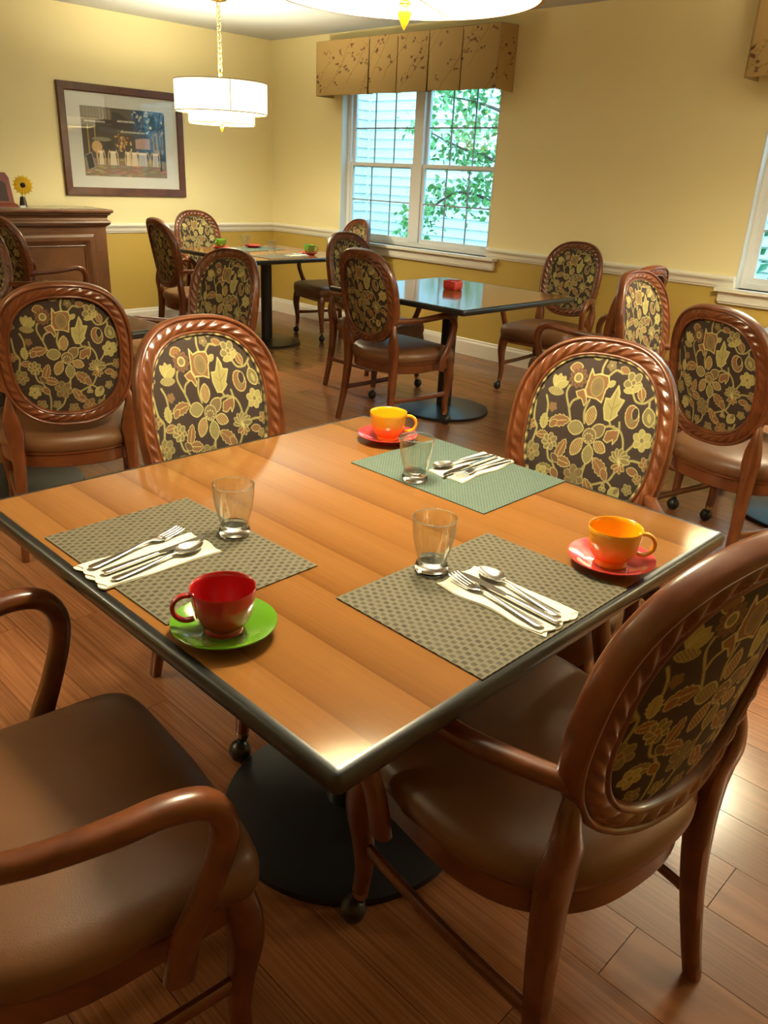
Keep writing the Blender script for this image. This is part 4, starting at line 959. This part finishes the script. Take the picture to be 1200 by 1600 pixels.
# ------------------------------------------------------------------ framed picture
def picture():
    x0, x1, z0, z1 = 2.705, 3.852, 1.118, 1.972; cx, cz = (x0+x1)/2, (z0+z1)/2; hx, hz = (x1-x0)/2, (z1-z0)/2
    root = tag(empty('framed_picture', (cx, YW-.002, cz)), 'wide brown framed street cafe print with white mat', 'picture')
    def fr(o, y): return [(-hx+o, y, -hz+o), (hx-o, y, -hz+o), (hx-o, y, hz-o), (-hx+o, y, hz-o)]
    MB().loft([fr(0, 0), fr(0, -.022), fr(.004, -.027), fr(.055, -.024), fr(.062, -.018), fr(.064, -.008)], False, False).build('frame', 'frame_wood', root, smooth=False)
    m = MB(); m.box(-hx+.05, hx-.05, -.010, -.004, -hz+.05, hz-.05); m.build('mat_board', 'mat_board', root, smooth=False)
    m = MB(); m.box(-hx+.062, hx-.062, -.0150, -.0140, -hz+.062, hz-.062); m.build('glass_sheet', 'picture_glass', root, smooth=False)
    px, pz0, pz1 = hx-.185, -hz+.155, hz-.165
    c = Canvas(0, 100, 0, 70, 800, 560, S(96, 86, 74)); r_ = random.Random(2)
    c.poly([(0, 0), (100, 0), (100, 20), (0, 20)], S(130, 112, 92))
    for k in range(90):
        x, y = r_.uniform(0, 100), r_.uniform(0, 20); c.petal(x, y, r_.uniform(2, 6), r_.uniform(.4, 1), r_.uniform(-.2, .2), S(*[int(q*r_.uniform(.7, 1.25)) for q in (150, 130, 108)]), pw=.5)
    c.poly([(62, 20), (100, 18), (100, 70), (60, 70)], S(52, 82, 120))
    for k in range(120): c.petal(r_.uniform(60, 100), r_.uniform(40, 70), r_.uniform(1, 3), r_.uniform(.6, 1.5), r_.uniform(0, 3), r_.choice([S(40, 62, 92), S(92, 118, 140), S(190, 190, 180), S(30, 50, 70)]), pw=.5)
    c.poly([(84, 26), (97, 26), (97, 50), (84, 47)], S(150, 138, 122)); c.poly([(62, 30), (80, 30), (80, 42), (62, 40)], S(176, 140, 128))
    for q in range(3): c.poly([(86+4*q, 30), (88+4*q, 30), (88+4*q, 45), (86+4*q, 45)], S(70, 70, 72))
    c.poly([(0, 18), (62, 20), (62, 56), (0, 56)], S(76, 66, 56)); c.poly([(0, 52), (36, 53), (36, 70), (0, 70)], S(104, 92, 74))
    for q in range(9): c.poly([(3+3.6*q, 58), (5+3.6*q, 58), (5+3.6*q, 69), (3+3.6*q, 69)], S(146, 132, 108) if q > 4 else S(128, 110, 70))
    c.poly([(0, 52), (36, 54), (36, 58), (0, 57)], S(60, 54, 50))
    c.poly([(36, 45), (64, 43), (62, 55), (44, 66), (36, 66)], S(66, 60, 58)); c.poly([(20, 46), (74, 42), (74, 46), (20, 51)], S(84, 78, 74)); c.poly([(60, 44), (80, 41), (80, 45), (60, 52)], S(60, 74, 98))
    for (xa, xb, yy) in ((4, 26, 55), (42, 62, 57), (42, 74, 46.5)):   # illegible script on the awnings
        x = xa
        while x < xb: c.curve([(x, yy-.6), (x+.5, yy+1.2), (x+.9, yy-.4), (x+1.5, yy+.8)], .5, S(206, 202, 190)); x += r_.uniform(1.5, 2.4)
    for x in (6, 14): c.poly([(x, 18), (x+1.4, 18), (x+1.2, 52), (x, 52)], S(176, 140, 72))
    c.petal(22, 38, 11, 2.2, 0, S(142, 134, 110), pw=.5); c.petal(16, 30, 6, 6, 0, S(196, 160, 110), pw=.5); c.petal(30, 31, 6, 5, 0, S(60, 54, 44), pw=.5)
    for k in range(60): c.petal(r_.gauss(46, 4), r_.gauss(36, 5), 1.6, .9, r_.uniform(0, 3), r_.choice([S(206, 160, 80), S(160, 110, 60), S(90, 70, 40), S(220, 190, 130)]), pw=.5)
    for x, wd in ((20, 6), (34, 8), (52, 5), (60, 8), (70, 12), (86, 8)):
        c.poly([(x-wd/2, 12), (x+wd/2, 12), (x+wd/2-1, 25), (x-wd/2+1, 25)], S(206, 196, 180) if x < 62 else S(170, 172, 182)); c.petal(x, 25, wd/2, 1.4, 0, S(226, 216, 200), pw=.5)
        for q in (-1, 1): c.curve([(x+q*wd*.7, 12), (x+q*wd*.7, 22), (x+q*wd*.5, 27), (x+q*wd*.3, 22), (x+q*wd*.3, 12)], .8, S(222, 190, 140))
    c.poly([(4, 6), (12, 9), (9, 24), (2, 21)], S(40, 40, 42), S(170, 160, 140), .6)
    c.curve([(93, 8), (93, 30), (91, 50), (95, 68)], 2.2, S(42, 34, 30)); c.curve([(92, 45), (97, 56), (99, 64)], 1.2, S(42, 34, 30)); c.curve([(82, 20), (82, 52)], .8, S(40, 44, 54)); c.petal(82, 53, 1.6, 1.6, 0, S(226, 222, 206), pw=.5)
    U, V = 240, 170; u, v = np.meshgrid(np.linspace(0, 1, U), np.linspace(0, 1, V))
    P = np.stack([-px+2*px*u, np.full(u.shape, -.0108), pz0+(pz1-pz0)*v], -1)
    o = link('print', grid_mesh('print', U, V, P, np.ones(u.shape, bool), c.sample(u*100, v*70), 'print'), root)
picture()
